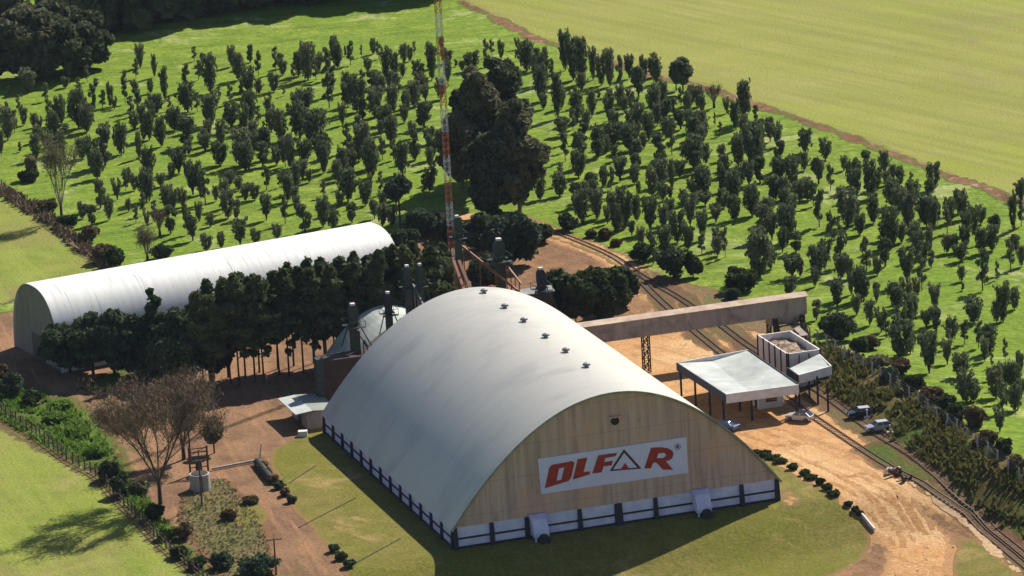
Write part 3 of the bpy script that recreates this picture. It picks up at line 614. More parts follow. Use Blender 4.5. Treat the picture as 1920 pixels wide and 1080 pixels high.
# ------------------------------------------------------------------ cars
M['tyre']=simple('tyre',sc(36,34,34),sc(24,22,22),3,.9);M['rim']=simple('rim',sc(170,170,172),sc(120,120,124),3,.4,.6)
def carpaint(n,c):return simple(n,sc(*c),tuple(x*.9 for x in sc(*c)[:3])+(1,),.6,.25,.2,spec=.6)
M['lamp_red']=simple('tail_lamp',sc(170,30,24),None,2,.3);M['lamp_clear']=simple('head_lamp',sc(230,230,224),None,2,.2)
def car(px,py,rz,body,roofm,label,hatch=True,pick=False):
    p=at(px,py);r=empty('parked_car',(p[0],p[1],p[2]+.1),rz,label,'car','cars parked in the dirt yard');L=4.1
    low=[(-2.05,.28),(-2.08,.62),(-1.98,.82),(-.95 if not pick else -.9,.92),(1.75,.95),(2.03,.9),(2.06,.5),(2.0,.28),(1.72,.22),(1.6,.5),(1.3,.62),(1.0,.5),(.88,.22),(-.92,.22),(-1.04,.5),(-1.3,.62),(-1.6,.5),(-1.72,.22)]
    MB().prism(low[::-1],'y',-.82,.82).build('body',body,r,bevel=.05)
    c0=[(-.95,.9),(-.35,1.38),(.1,1.44),(1.35 if hatch else .9,1.42),(1.95 if hatch else 1.5,.93)]
    V=[];
    for y,k in ((-.78,0),(.78,0)):V+=[(a,y*(1-.16*(z-.9)/.5),z) for a,z in c0]
    n=5;Fc=[(i,(i+1)%n,n+(i+1)%n,n+i) for i in range(n)]+[tuple(range(n))[::-1],tuple(range(n,2*n))]
    MB().add(V,Fc).build('windows',M['glass'],r,bevel=.02)
    x1=1.3 if hatch else .85
    MB().box(-.4,x1,-.66,.66,1.41,1.48).build('roof',roofm,r,bevel=.03)
    for s in (-1,1):
        b=MB()
        for a,z0,c_,z1 in ((-.95,.9,-.35,1.42),(.35,.93,.35,1.42),(1.95 if hatch else 1.5,.93,x1,1.42)):b.bar((a,s*.795,z0),(c_,s*.67,z1),.09)
        b.build('door_pillar',body,r)
    for x in (-1.32,1.3):
        for s in (-1,1):
            w_=empty('wheel',(x,s*.8,.3),0);w_.parent=r
            b=MB();b.tube((0,-.1,0),(0,.1,0),.31,.31,16);b.build('tyre',M['tyre'],w_,smooth_=False)
            b=MB();b.tube((0,s*.09,0),(0,s*.125,0),.19,.19,12);b.build('rim',M['rim'],w_)
    for s in (-1,1):
        MB().box(-2.11,-2.0,s*.6-.17,s*.6+.17,.6,.76).build('headlight',M['lamp_clear'],r);MB().box(1.98,2.08,s*.66-.12,s*.66+.12,.6,.84).build('tail_light',M['lamp_red'],r)
        MB().box(-.62,-.45,s*.94-.08,s*.94+.08,.92,1.06).build('mirror',body,r)
silver=carpaint('silver_paint',(196,200,210));darkb=carpaint('dark_blue_paint',(40,50,78));white=carpaint('white_car_paint',(236,236,236));blue=carpaint('pale_blue_paint',(120,146,200))
car(1648,808,R(14),silver,white,'silver car with bright bonnet, nearest the embankment beside the rails')
car(1614,782,R(10),darkb,white,'dark blue car with a shining white roof just behind the silver one')
car(1500,789,R(-28),white,darkb,'white car half in shade at the canopy right front corner')
car(1362,806,R(-40),blue,blue,'pale blue car partly hidden by the big shed right roof edge',False)
# posts beside the cars
for px,py in ((1626,783),(1669,812)):
    p=at(px,py);b=MB();b.box(p[0]-.1,p[0]+.1,p[1]-.1,p[1]+.1,p[2],p[2]+1.3);b.box(p[0]-.45,p[0]+.45,p[1]-.3,p[1]+.3,p[2]-.1,p[2]+.22)
    b.build('bollard',M['white_paint'],None,'short pale post at the rear of the '+('dark blue car' if px<1650 else 'silver car'),cat='bollard',group='short posts by the cars')
# a person in yellow under the canopy
def person(px,py,label):
    import bmesh
    p=at(px,py);r=empty('person',(p[0],p[1],p[2]+.03),R(20),label,'person')
    pts=[(0,0,.98),(0,0,1.25),(0,0,1.45),(0,.0,1.56),(0,.0,1.68),(-.2,0,1.43),(-.27,.02,1.15),(-.25,-.06,.9),(.2,0,1.43),(.27,.02,1.15),(.26,-.06,.9),(-.1,0,.9),(-.12,.02,.5),(-.12,0,.06),(-.12,-.14,.03),(.1,0,.9),(.12,-.03,.5),(.13,.04,.06),(.13,-.1,.03)]
    ed=[(0,1),(1,2),(2,3),(3,4),(2,5),(5,6),(6,7),(2,8),(8,9),(9,10),(0,11),(11,12),(12,13),(13,14),(0,15),(15,16),(16,17),(17,18)]
    rad=[.15,.14,.13,.06,.1,.06,.045,.035,.06,.045,.035,.09,.065,.045,.035,.09,.065,.045,.035]
    me=bpy.data.meshes.new('body');me.from_pydata(pts,ed,[]);o=link(bpy.data.objects.new('body',me),r);md=o.modifiers.new('s','SKIN')
    for i,q in enumerate(me.skin_vertices[0].data):q.radius=(rad[i],rad[i]*.8);q.use_root=(i==0)
    o.modifiers.new('u','SUBSURF').levels=1
    m=simple('skin_clothes',sc(196,170,60),sc(160,140,60),3,.9);me.materials.append(m)
    MB().tube((0,0,1.66),(0,0,1.82),.12,.08,8).build('cap',M['navy'],r)
person(1403,778,'person in yellow clothing standing in the shade under the wide canopy')
# ------------------------------------------------------------------ vegetation generators
RNG=np.random.default_rng(11)
def leafcloud(blobs,n,size,seed,flat=0.,elong=1.,shell=.55):
    """blobs rows cx,cy,cz,rx,ry,rz ; returns quads scattered through the blobs, denser outward"""
    r=np.random.default_rng(seed);B=np.array(blobs,float);w=(B[:,3]*B[:,4]*B[:,5])**.67;w/=w.sum()
    k=r.choice(len(B),n,p=w);u=r.normal(size=(n,3));u/=np.linalg.norm(u,axis=1)[:,None]
    rad=shell+(1.06-shell)*r.random(n)**.6;C=B[k,:3]+u*B[k,3:]*rad[:,None]
    nn=u*.9+r.normal(size=(n,3))*.75;nn[:,2]+=.25;nn/=np.linalg.norm(nn,axis=1)[:,None]
    a=np.cross(nn,r.normal(size=(n,3)));a/=np.linalg.norm(a,axis=1)[:,None];b=np.cross(nn,a)
    s=size*(.55+.9*r.random(n))[:,None];a=a*s*elong;b=b*s/elong**.5
    j=lambda:(.7+.6*r.random(n))[:,None]
    V=np.stack([C-a*j()-b*j(),C+a*j()-b*j(),C+a*j()+b*j(),C-a*j()+b*j()],1).reshape(-1,3)
    return V,np.arange(4*n).reshape(-1,4)
def limbs(b,p,d,L,r,depth,rr,spread=.5,up=.25,minr=.03,kids=3):
    q=p+d*L;b.tube(p,q,r,r*.66,5 if r>.08 else 4,False)
    if depth<=0:return
    for i in range(kids):
        v=rr.normal(size=3)*spread+d+np.array([0,0,up]);v/=np.linalg.norm(v);limbs(b,p+d*L*(.6+.4*rr.random()) if i else q,v,L*(.6+.25*rr.random()),max(minr,r*.6),depth-1,rr,spread,up,minr,kids)
LM={}
LM['grove']=leaf_mat('grove_leaf',sc(62,76,56,1.),sc(112,124,88,1.),sc(116,120,92,1.))
LM['pine']=leaf_mat('pine_leaf',sc(56,70,48,1.05),sc(102,112,70,1.05),sc(104,110,70,1.05))
LM['cedar']=leaf_mat('cedar_leaf',sc(50,66,50,1.1),sc(92,106,70,1.1))
LM['euca']=leaf_mat('eucalyptus_leaf',sc(54,68,48,1.1),sc(104,112,76,1.1),sc(110,108,80,1.1))
LM['bush']=leaf_mat('bush_leaf',sc(58,76,44),sc(92,110,58))
LM['dry']=leaf_mat('dry_twig_leaf',sc(150,130,108,1.4),sc(120,104,88,1.4),sc(156,136,108,1.4),.1)
LM['fresh']=leaf_mat('fresh_leaf',sc(112,146,58),sc(146,176,80))
LM['brown']=leaf_mat('brown_leaf',sc(92,82,58,1.2),sc(120,104,74,1.2),sc(112,92,68,1.2))
LM['grey']=leaf_mat('greygreen_leaf',sc(128,126,92),sc(156,146,112))
M['bark']=simple('bark',sc(96,82,70),sc(64,54,48),3,.95)
M['palebark']=simple('pale_bark',sc(170,156,136),sc(120,104,90),3,.95)
def mk_tree_mesh(kind,seed):
    """unit meshes: height 1, half width about .5 each way before scaling"""
    r=np.random.default_rng(seed);b=MB();bl=[]
    if kind=='column':
        b.tube((0,0,0),(0,0,.3),.055,.045,6,False)
        for i in range(5):
            t=i*1.26+r.random();x=math.cos(t)*.2;y=math.sin(t)*.2;top=.72+.28*r.random();b.tube((0,0,.12),(x,y,.4),.03,.022,4,False);b.tube((x,y,.4),(x*1.25,y*1.25,top*.9),.02,.008,4,False)
            for z in np.arange(.14,top,.09):
                g=.35+.95*math.sin(min(1,(z-.05)/.6)*1.75);bl.append((x*g*(1.2+r.normal()*.3),y*g*(1.2+r.normal()*.3),z,.17*g*(.6+.8*r.random()),.17*g*(.6+.8*r.random()),.075))
        n,s=1300,.033
    elif kind=='round':
        b.tube((0,0,0),(0,0,.3),.06,.05,6,False)
        for i in range(15):
            t=r.random()*6.28;q=.3*r.random()**.5;z=.2+.72*r.random();k=1.1-abs(z-.66)*1.5;bl.append((math.cos(t)*q*k,math.sin(t)*q*k,z,.2,.2,.1))
            if i<5:b.tube((0,0,.2),(math.cos(t)*q*k,math.sin(t)*q*k,z),.028,.012,4,False)
        n,s=1300,.034
    elif kind=='vase':
        for i in range(7):
            t=i*.9+r.random()*.5;x=math.cos(t)*.34;y=math.sin(t)*.34;top=.78+.22*r.random();b.tube((0,0,.0 if i<3 else .1),(x*.45,y*.45,.35),.035,.025,4,False);b.tube((x*.45,y*.45,.35),(x,y,top*.9),.025,.008,4,False)
            for z in np.arange(.28,top,.09):
                bl.append((x*(z/.8)+r.normal()*.04,y*(z/.8)+r.normal()*.04,z,.12*(.6+.8*r.random()),.12,.07))
        n,s=1100,.03
    elif kind=='thin':
        b.tube((0,0,0),(r.normal()*.03,0,.95),.04,.012,5,False)
        for i in range(9):
            z=.25+.07*i+r.random()*.05;t=r.random()*6.28;x=math.cos(t)*.22;y=math.sin(t)*.22;b.tube((0,0,z-.1),(x,y,z),.015,.008,4,False);bl.append((x*.8,y*.8,z,.2,.2,.055))
        n,s=260,.045
    elif kind=='saprow':
        b.tube((0,0,0),(0,0,.5),.03,.02,4,False)
        for i in range(6):bl.append((r.normal()*.12,r.normal()*.12,.2+.13*i,.26,.26,.1))
        n,s=240,.06
    V,Fc=leafcloud(bl,n,s,seed+5,elong=1.1)
    return b,V,Fc
def two_meshes(kind,seed,mat):
    b,V,Fc=mk_tree_mesh(kind,seed);me=np_mesh('crown',V*np.array([1,1,1]),Fc,mat)
    t=bpy.data.meshes.new('trunk');t.from_pydata(b.v,[],b.f);t.materials.append(M['bark']);return me,t,(V,Fc,b)
VAR={k:[two_meshes(k,s_*7+hash_,LM['grove']) for s_ in range(nv)] for k,nv,hash_ in (('column',6,1),('round',4,2),('vase',4,3),('thin',3,4),('saprow',3,5))}
# grove trees read off the photograph: (base x, base y, height, width) in quarter pixels of each zoomed tile
TILES={
(1440,540):"365,240,150,90;520,140,170,110;720,90,170,110;815,110,100,60;765,280,190,70;850,330,170,110;960,160,190,130;1090,230,170,90;1190,300,140,110;1265,330,170,100;1000,320,170,120;1000,520,270,190;1380,390,160,100;1475,420,180,90;1545,260,170,140;1765,250,270,110;1850,160,150,80;1580,450,210,90;1665,490,190,120;1210,640,300,170;1215,420,100,80;1680,600,120,40;1660,700,100,50;1780,560,180,60;1890,640,160,60;1450,680,180,140;1490,860,220,150;1790,760,200,120;1760,950,250,130;1850,760,180,110;1900,830,150,80;1740,1080,180,110",
(1440,300):"90,140,150,110;200,120,150,110;270,80,130,70;380,180,200,120;470,230,200,90;570,80,100,50;630,230,220,90;650,300,200,100;770,290,260,110;740,30,100,90;890,190,110,60;935,150,110,60;990,190,130,70;1075,190,100,50;1240,225,190,100;1440,400,180,90;1345,550,220,90;40,300,170,110;120,300,160,100;240,310,160,110;180,420,150,110;300,300,150,110;385,500,270,130;600,500,260,150;790,475,200,100;930,350,190,130;1050,510,260,130;1090,330,160,110;1210,300,160,90;930,650,270,140;1190,500,220,120;1230,540,250,90;1100,640,160,100;1210,700,180,60;690,560,160,90;480,640,250,130;550,800,270,140;30,600,200,110;150,620,260,150;210,700,160,130;20,820,180,90;180,880,180,170;170,1010,140,150;380,865,230,150;610,900,170,60;625,1010,150,50;740,850,260,130;880,800,210,130;870,600,150,110;1045,930,280,150;1155,980,280,110;1170,800,180,100;520,1060,150,110;700,1050,230,130;820,1050,130,70;1490,560,180,110;1560,640,280,80;1480,680,190,110;1450,760,130,110;1450,910,110,60;1460,980,60,40;1610,980,300,150;1680,680,170,110;1820,830,240,110;1720,900,140,50;1860,700,140,90;1840,530,270,60;1900,300,140,100;1900,500,200,80;1900,800,150,60",
(1000,300):"50,300,160,90;200,270,160,110;340,130,190,110;440,210,120,120;530,200,140,70;370,480,240,120;480,440,200,100;440,330,160,110;650,160,170,110;760,180,130,80;790,260,90,40;890,270,200,90;960,200,180,130;1040,220,200,50;1100,130,130,120;1220,100,150,100;1030,300,100,60;595,430,170,90;690,510,280,120;720,360,130,60;880,540,270,150;900,780,250,120;980,520,170,80;1030,400,110,100;1180,500,240,130;1270,600,210,110;1080,620,220,120;1160,670,180,100;1415,240,200,70;1270,280,210,150;1190,250,100,80;1500,300,200,130;1430,360,130,80;1510,450,180,100;1370,470,130,100;1620,200,200,110;1700,170,170,110;1830,120,140,90;1440,730,230,70;1700,880,330,190;1640,420,220,130;1720,600,260,150;1820,300,160,130;1760,480,170,110;1290,340,100,120",
(1000,50):"240,330,300,80;300,400,310,110;370,430,300,110;30,330,150,80;90,300,130,50;60,560,240,110;110,430,180,90;450,400,220,60;510,440,210,80;575,450,250,80;650,500,270,80;720,390,180,100;790,540,240,130;830,420,190,60;900,380,160,90;920,430,180,80;1240,600,140,90;1260,700,170,90;1260,780,140,90;1450,650,110,70;1580,720,290,110;1520,770,200,80;1360,750,100,30;1660,830,130,140;1770,800,120,90;1830,900,170,110;910,660,220,110;930,740,150,70;570,720,200,110;440,680,190,70;490,540,70,40;330,720,220,110;180,690,320,80;400,780,140,70;225,820,140,140;240,1010,220,90;760,700,160,90;790,800,200,100;870,850,190,90;1000,760,190,100;1050,660,110,80;1105,770,150,110;1040,960,260,120;490,980,220,110;600,900,170,150;610,1010,110,80;720,930,200,130;770,1060,190,130;350,1060,240,140;380,870,130,110;950,1020,200,150;1200,880,190,110;1200,1060,220,170;1540,1050,220,100;1650,1080,310,150;1410,1080,110,50;1850,1080,200,110;660,1080,100,120",
(540,50):"80,370,170,90;150,400,250,120;290,400,230,110;370,310,170,90;330,520,230,110;310,610,250,130;470,290,180,80;550,230,90,30;430,220,70,30;680,245,130,60;600,340,100,60;740,420,240,70;800,400,200,70;870,280,150,60;950,210,100,40;860,380,100,50;640,470,140,130;690,520,160,100;980,420,150,90;1080,400,250,90;1190,280,110,90;1155,190,120,40;1200,420,170,60;1260,300,50,40;1380,330,130,110;1310,340,80,60;1530,220,120,60;1600,240,130,50;1490,300,200,70;1790,330,220,130;1720,170,80,50;1880,440,220,110;450,600,180,90;520,640,260,130;560,700,150,100;650,680,200,110;770,580,230,80;790,640,190,90;950,600,170,110;1030,560,120,90;700,740,140,130;1020,760,190,180;130,620,160,140;60,640,150,90;90,830,240,150;200,900,250,180;270,1060,240,110;410,740,150,60;450,940,220,100;410,1060,140,90;560,1000,280,160;620,1070,170,130;780,880,210,110;710,1000,170,80;960,1000,250,100;1060,880,130,120;1080,1000,180,80;20,1060,230,80;130,1040,200,150",
(0,50):"70,520,70,40;210,490,170,120;490,460,80,60;590,480,100,60;720,460,70,60;1020,390,140,70;1160,380,160,40;140,640,130,50;340,560,130,80;370,690,150,80;180,740,140,60;60,850,230,110;110,800,180,80;460,730,200,90;300,780,100,60;590,760,270,150;650,790,190,120;700,660,220,80;830,600,170,50;860,620,90,60;940,580,250,70;1030,630,220,120;1160,660,150,130;1130,500,100,50;1240,550,220,70;1400,480,190,90;1410,640,200,130;1480,640,150,70;1490,400,140,80;1580,500,290,110;1580,740,230,140;1740,300,140,60;1790,400,190,100;1880,270,120,60;1860,480,160,110;1880,720,240,110;1740,780,220,130;1830,800,200,120;400,820,170,100;480,810,80,110;270,690,40,30;150,940,70,40;270,1000,180,80;620,990,140,110;910,960,230,110;790,850,120,110;790,1040,250,160;700,1080,230,110;1080,850,110,50;1120,850,200,90;1210,900,200,90;1045,990,180,50;1310,780,160,130;1400,900,200,180;1540,940,140,130;1120,1120,200,110;1340,1100,190,180;1660,900,180,80;1650,1040,170,120;1830,1040,250,160;1900,900,180,90;10,960,200,50",
(0,290):"730,180,200,110;955,220,120,70;1010,270,120,60;1100,350,220,130;1210,240,90,70;1290,170,100,60;1275,310,80,50;1450,300,260,160;1540,370,250,130;1370,390,130,70;880,340,150,90;755,400,190,110;820,490,170,70;620,480,120,70;690,530,150,110;965,430,100,40;1105,540,110,60;1280,590,200,130;1410,600,230,100;1495,500,130,60;1580,540,100,60;1780,490,150,80;1690,400,200,70;1620,350,110,50;1550,720,120,90;1660,700,110,60;1800,680,190,150;1720,230,100,80;1800,250,80,60;1850,300,90,60",
(420,270):"160,200,200,150;290,170,180,130;110,350,100,60;230,420,120,80;60,280,80,60;320,350,180,90;460,170,180,90;480,430,220,100;545,360,200,80;320,570,200,110;460,600,220,90;240,750,110,80;400,720,110,70;610,660,190,140;750,220,230,80;590,280,170,110;640,290,100,50;745,400,130,60;745,620,230,100;770,540,110,60;890,230,190,90;930,430,230,140;1010,130,160,80;1110,250,260,120;1100,380,140,40;1180,380,180,60;1060,460,170,90;1190,110,130,60;1340,230,240,110;1430,120,130,90;1505,400,180,70;1580,290,170,80;870,470,110,60;960,590,150,100;820,640,150,100;1130,560,140,80;1190,620,170,80;1260,620,150,80",
(280,50):"755,270,120,70;820,370,180,80;950,350,200,70;935,490,140,80;1010,520,80,40;905,560,70,40;750,520,180,110;820,510,110,60;930,690,100,50;990,870,220,110;1010,980,140,100;870,1000,220,130;820,740,150,70;860,790,80,40;1040,640,60,50"}
GT=[]
for (ox,oy),t in TILES.items():
    for e in t.split(';'):
        x,y,h,w=map(float,e.split(','));GT.append((ox+x/4,oy+y/4,h/4,w/4))
rr=random.Random(5)
recs=[]
PLG=[[(0,150),(240,110),(500,95),(830,90),(838,390),(640,400),(430,440),(330,470),(230,430),(150,330),(0,300)],[(1000,90),(1060,100),(1290,180),(1400,215),(1390,480),(1330,500),(1220,480),(1080,400),(1030,330)],[(1300,200),(1400,215),(1560,270),(1750,345),(1900,420),(1910,830),(1760,740),(1620,620),(1420,500),(1320,400)]]
rg=np.random.default_rng(77);have=[(g[0],g[1]) for g in GT];quota=[90,55,60]
for PL_,nq in zip(PLG,quota):
    A_p=np.array(PL_,float);c_=0;tries=0
    while c_<nq and tries<9000:
        tries+=1;x=rg.uniform(A_p[:,0].min(),A_p[:,0].max());y=rg.uniform(A_p[:,1].min(),A_p[:,1].max())
        if pdist(A_p,np.array([x]),np.array([y]))[0]<4 or min(math.hypot(x-a,(y-b)*1.3) for a,b in have)<13:continue
        hh_=rg.uniform(26,44)*(.8+.35*y/500);GT.append((x,y,hh_,hh_*rg.uniform(.42,.62)));have.append((x,y));c_+=1
for px,py,hp,wp in GT:
    p=at(px,py);s=pxm(p);h=hp/s/.965;h*=1.12;w=wp/s*.98;asp=w/h*.95
    if h<2.3:k='saprow'
    elif py<230 and px<430 and rr.random()<.5:k='thin' if asp<.5 else 'vase'
    elif asp<.42:k='thin' if rr.random()<.35 else 'column'
    elif asp>.72:k='round' if rr.random()<.7 else 'vase'
    else:k=rr.choices(['column','round','vase'],[.6,.2,.2])[0]
    recs.append(dict(p=p,h=h,w=w,k=k,px=px,py=py,size=hp*wp))
recs.sort(key=lambda r:-r['size'])
ind=recs[:300];rest=recs[300:]
# words for the labels: zone by landmark, class by look, ordinal from the left
def zone(px,py):
    if px<470:
        if py<160:return 'at the top left near the dark forest'
        if py<235:return 'in the left grove, upper rows'
        if py<330:return 'in the left grove, middle rows'
        return 'in the left grove behind the long white shed'
    if px<830:
        if py<170:return 'in the back rows left of the tall mast'
        if py<250:return 'in the upper middle rows beside the mast'
        if py<320:return 'in the lower middle rows beside the mast'
        return 'in the front rows left of the tall mast'
    if px<1010 or (px<1130 and py<200):return 'close round the great dark eucalyptus clump'
    if px<1330:
        if py<215:return 'on the far side, below the brown track'
        if py<290:return 'right of the eucalyptus, upper rows'
        if py<365:return 'right of the eucalyptus, middle rows'
        return 'along the curving dirt road to the railway'
    if py<300:return 'along the brown track at the right'
    if px<1600:
        if py<400:return 'in the right grove back rows'
        if py<470:return 'in the right grove middle rows'
        return 'just beyond the raised gallery'
    if py<400:return 'at the right end of the brown track'
    if py<500:return 'at the upper right edge'
    if py<620:return 'at the middle right edge'
    return 'behind the concrete post fence'
ADJ={'column':'upright dark','round':'round crowned','vase':'many stemmed','thin':'slender sparse','saprow':'very small'}
ORD=['','second','third','fourth','fifth','sixth','seventh','eighth','ninth','tenth','eleventh','twelfth','thirteenth','fourteenth','fifteenth','sixteenth','seventeenth','eighteenth','nineteenth','twentieth']
grp={}
for r_ in ind:grp.setdefault((r_['k'],zone(r_['px'],r_['py'])),[]).append(r_)
for (k,z),L_ in grp.items():
    L_.sort(key=lambda r:r['px'])
    for i,r_ in enumerate(L_):
        if len(L_)==1:r_['label']='the only %s tree %s'%(ADJ[k],z)
        elif i==len(L_)-1:r_['label']='rightmost %s tree %s'%(ADJ[k],z)
        else:r_['label']=('leftmost' if i==0 else ORD[min(i,19)]+' from left')+' %s tree %s'%(ADJ[k],z)
for i,r_ in enumerate(ind):
    vs_=VAR[r_['k']];me,tr,_=vs_[rr.randrange(len(vs_))];p=r_['p']
    r=empty('grove_tree',(p[0],p[1],p[2]-.05),rr.uniform(0,6.28),r_['label'],'tree','trees of the grove on bright grass');r.scale=(r_['w'],r_['w'],r_['h'])
    link(bpy.data.objects.new('crown',me),r);link(bpy.data.objects.new('trunk',tr),r)
Vs=[];Fs=[];n=0;bt=MB()
for r_ in rest:
    vs_=VAR[r_['k']];_,_,(V,Fc,b)=vs_[rr.randrange(len(vs_))];sc_=np.array([r_['w'],r_['w'],r_['h']]);Vs.append(V*sc_+r_['p']);Fs.append(Fc+n);n+=len(V)
    bt.add([tuple(np.array(v)*sc_+r_['p']) for v in b.v],b.f)
fo=link(bpy.data.objects.new('small_grove_trees',np_mesh('small_grove_trees',np.vstack(Vs),np.vstack(Fs),LM['grove'])))
me=fo.data;o2_=bt.build('trunks',M['bark'],fo)
tag(fo,'smallest far off trees and saplings scattered among the grove rows','trees','trees of the grove on bright grass','stuff')
# ------------------------------------------------------------------ large single trees
def big_tree(name,px,py,hp,wp,kind,mat,label,group=None,n=5000,leaf=.42,seed=1,cat='tree',off=0.,cz_=.56):
    p=at(px,py);s=pxm(p);h=hp/s/.965;w=wp/s;r=np.random.default_rng(seed);R_=empty(name,(p[0],p[1],p[2]-.1),0,label,cat,group);b=MB();bl=[];core=True;el=1.1
    bark=M['bark']
    if kind=='oval':                          # full rounded crown of many clumps
        for i in range(42):
            u=r.normal(size=3);u/=np.linalg.norm(u);q=r.random()**.45*.72;bl.append((u[0]*q*w/2,u[1]*q*w/2,h*(cz_+(.92-cz_)*u[2]*q),w*.15*(.7+.7*r.random()),w*.15*(.7+.7*r.random()),h*.085*(.8+.5*r.random())))
        b.tube((0,0,0),(0,0,h*.5),h*.022,h*.014,8,False)
        for i in range(8):
            c=bl[r.integers(len(bl))];b.tube((0,0,h*(.18+.25*r.random())),c[:3],h*.01,h*.004,5,False)
    elif kind=='shrub':
        for i in range(26):
            u=r.normal(size=3);u/=np.linalg.norm(u);q=r.random()**.5*.7;bl.append((u[0]*q*w/2,u[1]*q*w/2,h*(.46+.42*u[2]*q),w*.17,w*.17,h*.16))
        b.tube((0,0,0),(0,0,h*.5),.12,.08,6,False)
    elif kind=='cedar':
        for k in range(15):
            z=h*(.07+.9*k/15);q=w/2*(1-k/15.5)**.8*.95
            for i in range(max(2,int(8*(1-k/15)))):
                t=r.random()*6.28;rr_=q*(.3+.9*r.random());bl.append((math.cos(t)*rr_*.75,math.sin(t)*rr_*.75,z+r.normal()*.5-rr_*.12,q*.33*(.6+.8*r.random())+.25,q*.33+.25,h*.026))
        b.tube((0,0,0),(0,0,h*.95),h*.018,.05,8,False);el=1.3
    elif kind=='pine':                        # tall bare trunk, crown on the upper half
        for i in range(20):
            z=.42+.56*(i/20)+r.normal()*.01;q=w/2*math.sin(min(1,(1.02-z)/.42)*1.5)*(.55+.5*r.random());t=r.random()*6.28
            bl.append((math.cos(t)*q*.55,math.sin(t)*q*.55,z*h,q*.55+.35,q*.55+.35,h*.035))
            b.tube((0,0,h*(z-.05)),(math.cos(t)*q*.9,math.sin(t)*q*.9,z*h),.07,.03,4,False)
        for i in range(5):
            z=.2+.2*r.random();t=r.random()*6.28;b.tube((0,0,h*z),(math.cos(t)*w*.2,math.sin(t)*w*.2,h*(z+.05)),.05,.02,4,False);bl.append((math.cos(t)*w*.2,math.sin(t)*w*.2,h*(z+.05),w*.09,w*.09,h*.015))
        bl+=[(0,0,h*.97,w*.07,w*.07,h*.03),(0,0,h*.92,w*.13,w*.13,h*.03)]*2
        b.tube((0,0,0),(r.normal()*.2,r.normal()*.2,h*.97),.17,.06,7,False);el=1.5;core=False
    elif kind=='umbrella':
        for i in range(22):
            t=r.random()*6.28;q=r.random()**.5*w*.36;bl.append((math.cos(t)*q,math.sin(t)*q,h*(.66+.2*(1-(q/w*2.4)**2)*r.random()+.06*r.random()),w*.17,w*.17,h*.09))
        b.tube((0,0,0),(0,0,h*.75),.22,.12,7,False)
    elif kind=='euca':
        for k in range(17):
            t=r.random()*6.28;q=w*.36*r.random()**.5;cx,cy=math.cos(t)*q,math.sin(t)*q;cz=h*(.2+.68*k/17*(1-.35*q/w/.36)+.05);b.tube((0,0,h*.12),(cx*.5,cy*.5,cz*.6),h*.014,h*.009,6,False);b.tube((cx*.5,cy*.5,cz*.6),(cx,cy,cz),h*.009,h*.003,5,False)
            for i in range(7):
                u=r.normal(size=3)*.5;bl.append((cx+u[0]*w*.15,cy+u[1]*w*.15,min(h*.96,cz+u[2]*h*.09),w*.13*(.7+.6*r.random()),w*.13*(.7+.6*r.random()),h*.06*(.7+.6*r.random())))
        for i in range(8):
            t=r.random()*6.28;q=w*.2*r.random();bl.append((math.cos(t)*q,math.sin(t)*q,h*(.8+.15*r.random()),w*.11,w*.11,h*.05))
        b.tube((0,0,0),(0,0,h*.7),h*.018,h*.01,8,False);bark=M['palebark']
    if kind in('bare','barebig'):
        big=kind=='barebig';k0=4 if big else 3;bb=MB()
        stems=6 if big else 6
        tr=MB();tr.tube((0,0,0),(0,0,h*.2),.34 if big else .28,.24,8,False);tips=[]
        for i in range(stems):
            t=i*6.28/stems+r.random()*.6;d=np.array([math.cos(t)*(.55 if big else .3),math.sin(t)*(.55 if big else .3),1.]);d/=np.linalg.norm(d)
            limbs(bb,np.array([0,0,h*.16]),d,h*(.27 if big else .3),.15,4,r,.33 if big else .2,.15,.03,3)
        bo2=bb;sx=np.array(bb.v);ext=max(sx[:,0].max()-sx[:,0].min(),1);k1=w/ext*1.05;kz=h/sx[:,2].max()
        bb.v=[(v[0]*k1,v[1]*k1,v[2]*kz) for v in bb.v];sx=np.array(bb.v)
        tr.build('trunk',M['bark'],R_);bb.build('branches',M['palebark'] if not big else M['dry_bark'],R_)
        hi=sx[sx[:,2]>h*.3];c=hi[r.integers(len(hi),size=n)]+r.normal(size=(n,3))*.5;a=r.normal(size=(n,3));a[:,2]=abs(a[:,2])+.3;a/=np.linalg.norm(a,axis=1)[:,None];q=np.cross(a,r.normal(size=(n,3)));q/=np.linalg.norm(q,axis=1)[:,None]
        L_=(.25+.5*r.random(n))[:,None];wd=.045;V=np.stack([c-q*wd,c+q*wd,c+a*L_+q*wd*.6,c+a*L_-q*wd*.6],1).reshape(-1,3)
        link(bpy.data.objects.new('twigs',np_mesh('twigs',V,np.arange(4*n).reshape(-1,4),mat)),R_);return R_
    b.build('trunk',bark,R_)
    V,Fc=leafcloud(bl,int(n*2.2),leaf*.62,seed+3,elong=el,shell=.5)
    if core and kind!='umbrella':
        B=np.array(bl);k=min(len(B),24);cb=MB()
        for c in B[:k]:
            m=6;ring=[];vv=[(c[0],c[1],c[2]+c[5]*.7)]
            for a_ in (.35,-.35):
                for j in range(m):vv.append((c[0]+c[3]*.7*math.cos(6.283*j/m),c[1]+c[4]*.7*math.sin(6.283*j/m),c[2]+c[5]*.7*a_))
            vv.append((c[0],c[1],c[2]-c[5]*.7));ff=[]
            for j in range(m):
                j2=(j+1)%m;ff+=[(0,1+j,1+j2,0+0)] if False else [(0,1+j,1+j2)];ff+=[(1+j,1+m+j,1+m+j2,1+j2)];ff+=[(1+2*m,1+m+j2,1+m+j)]
            cb.add(vv,ff)
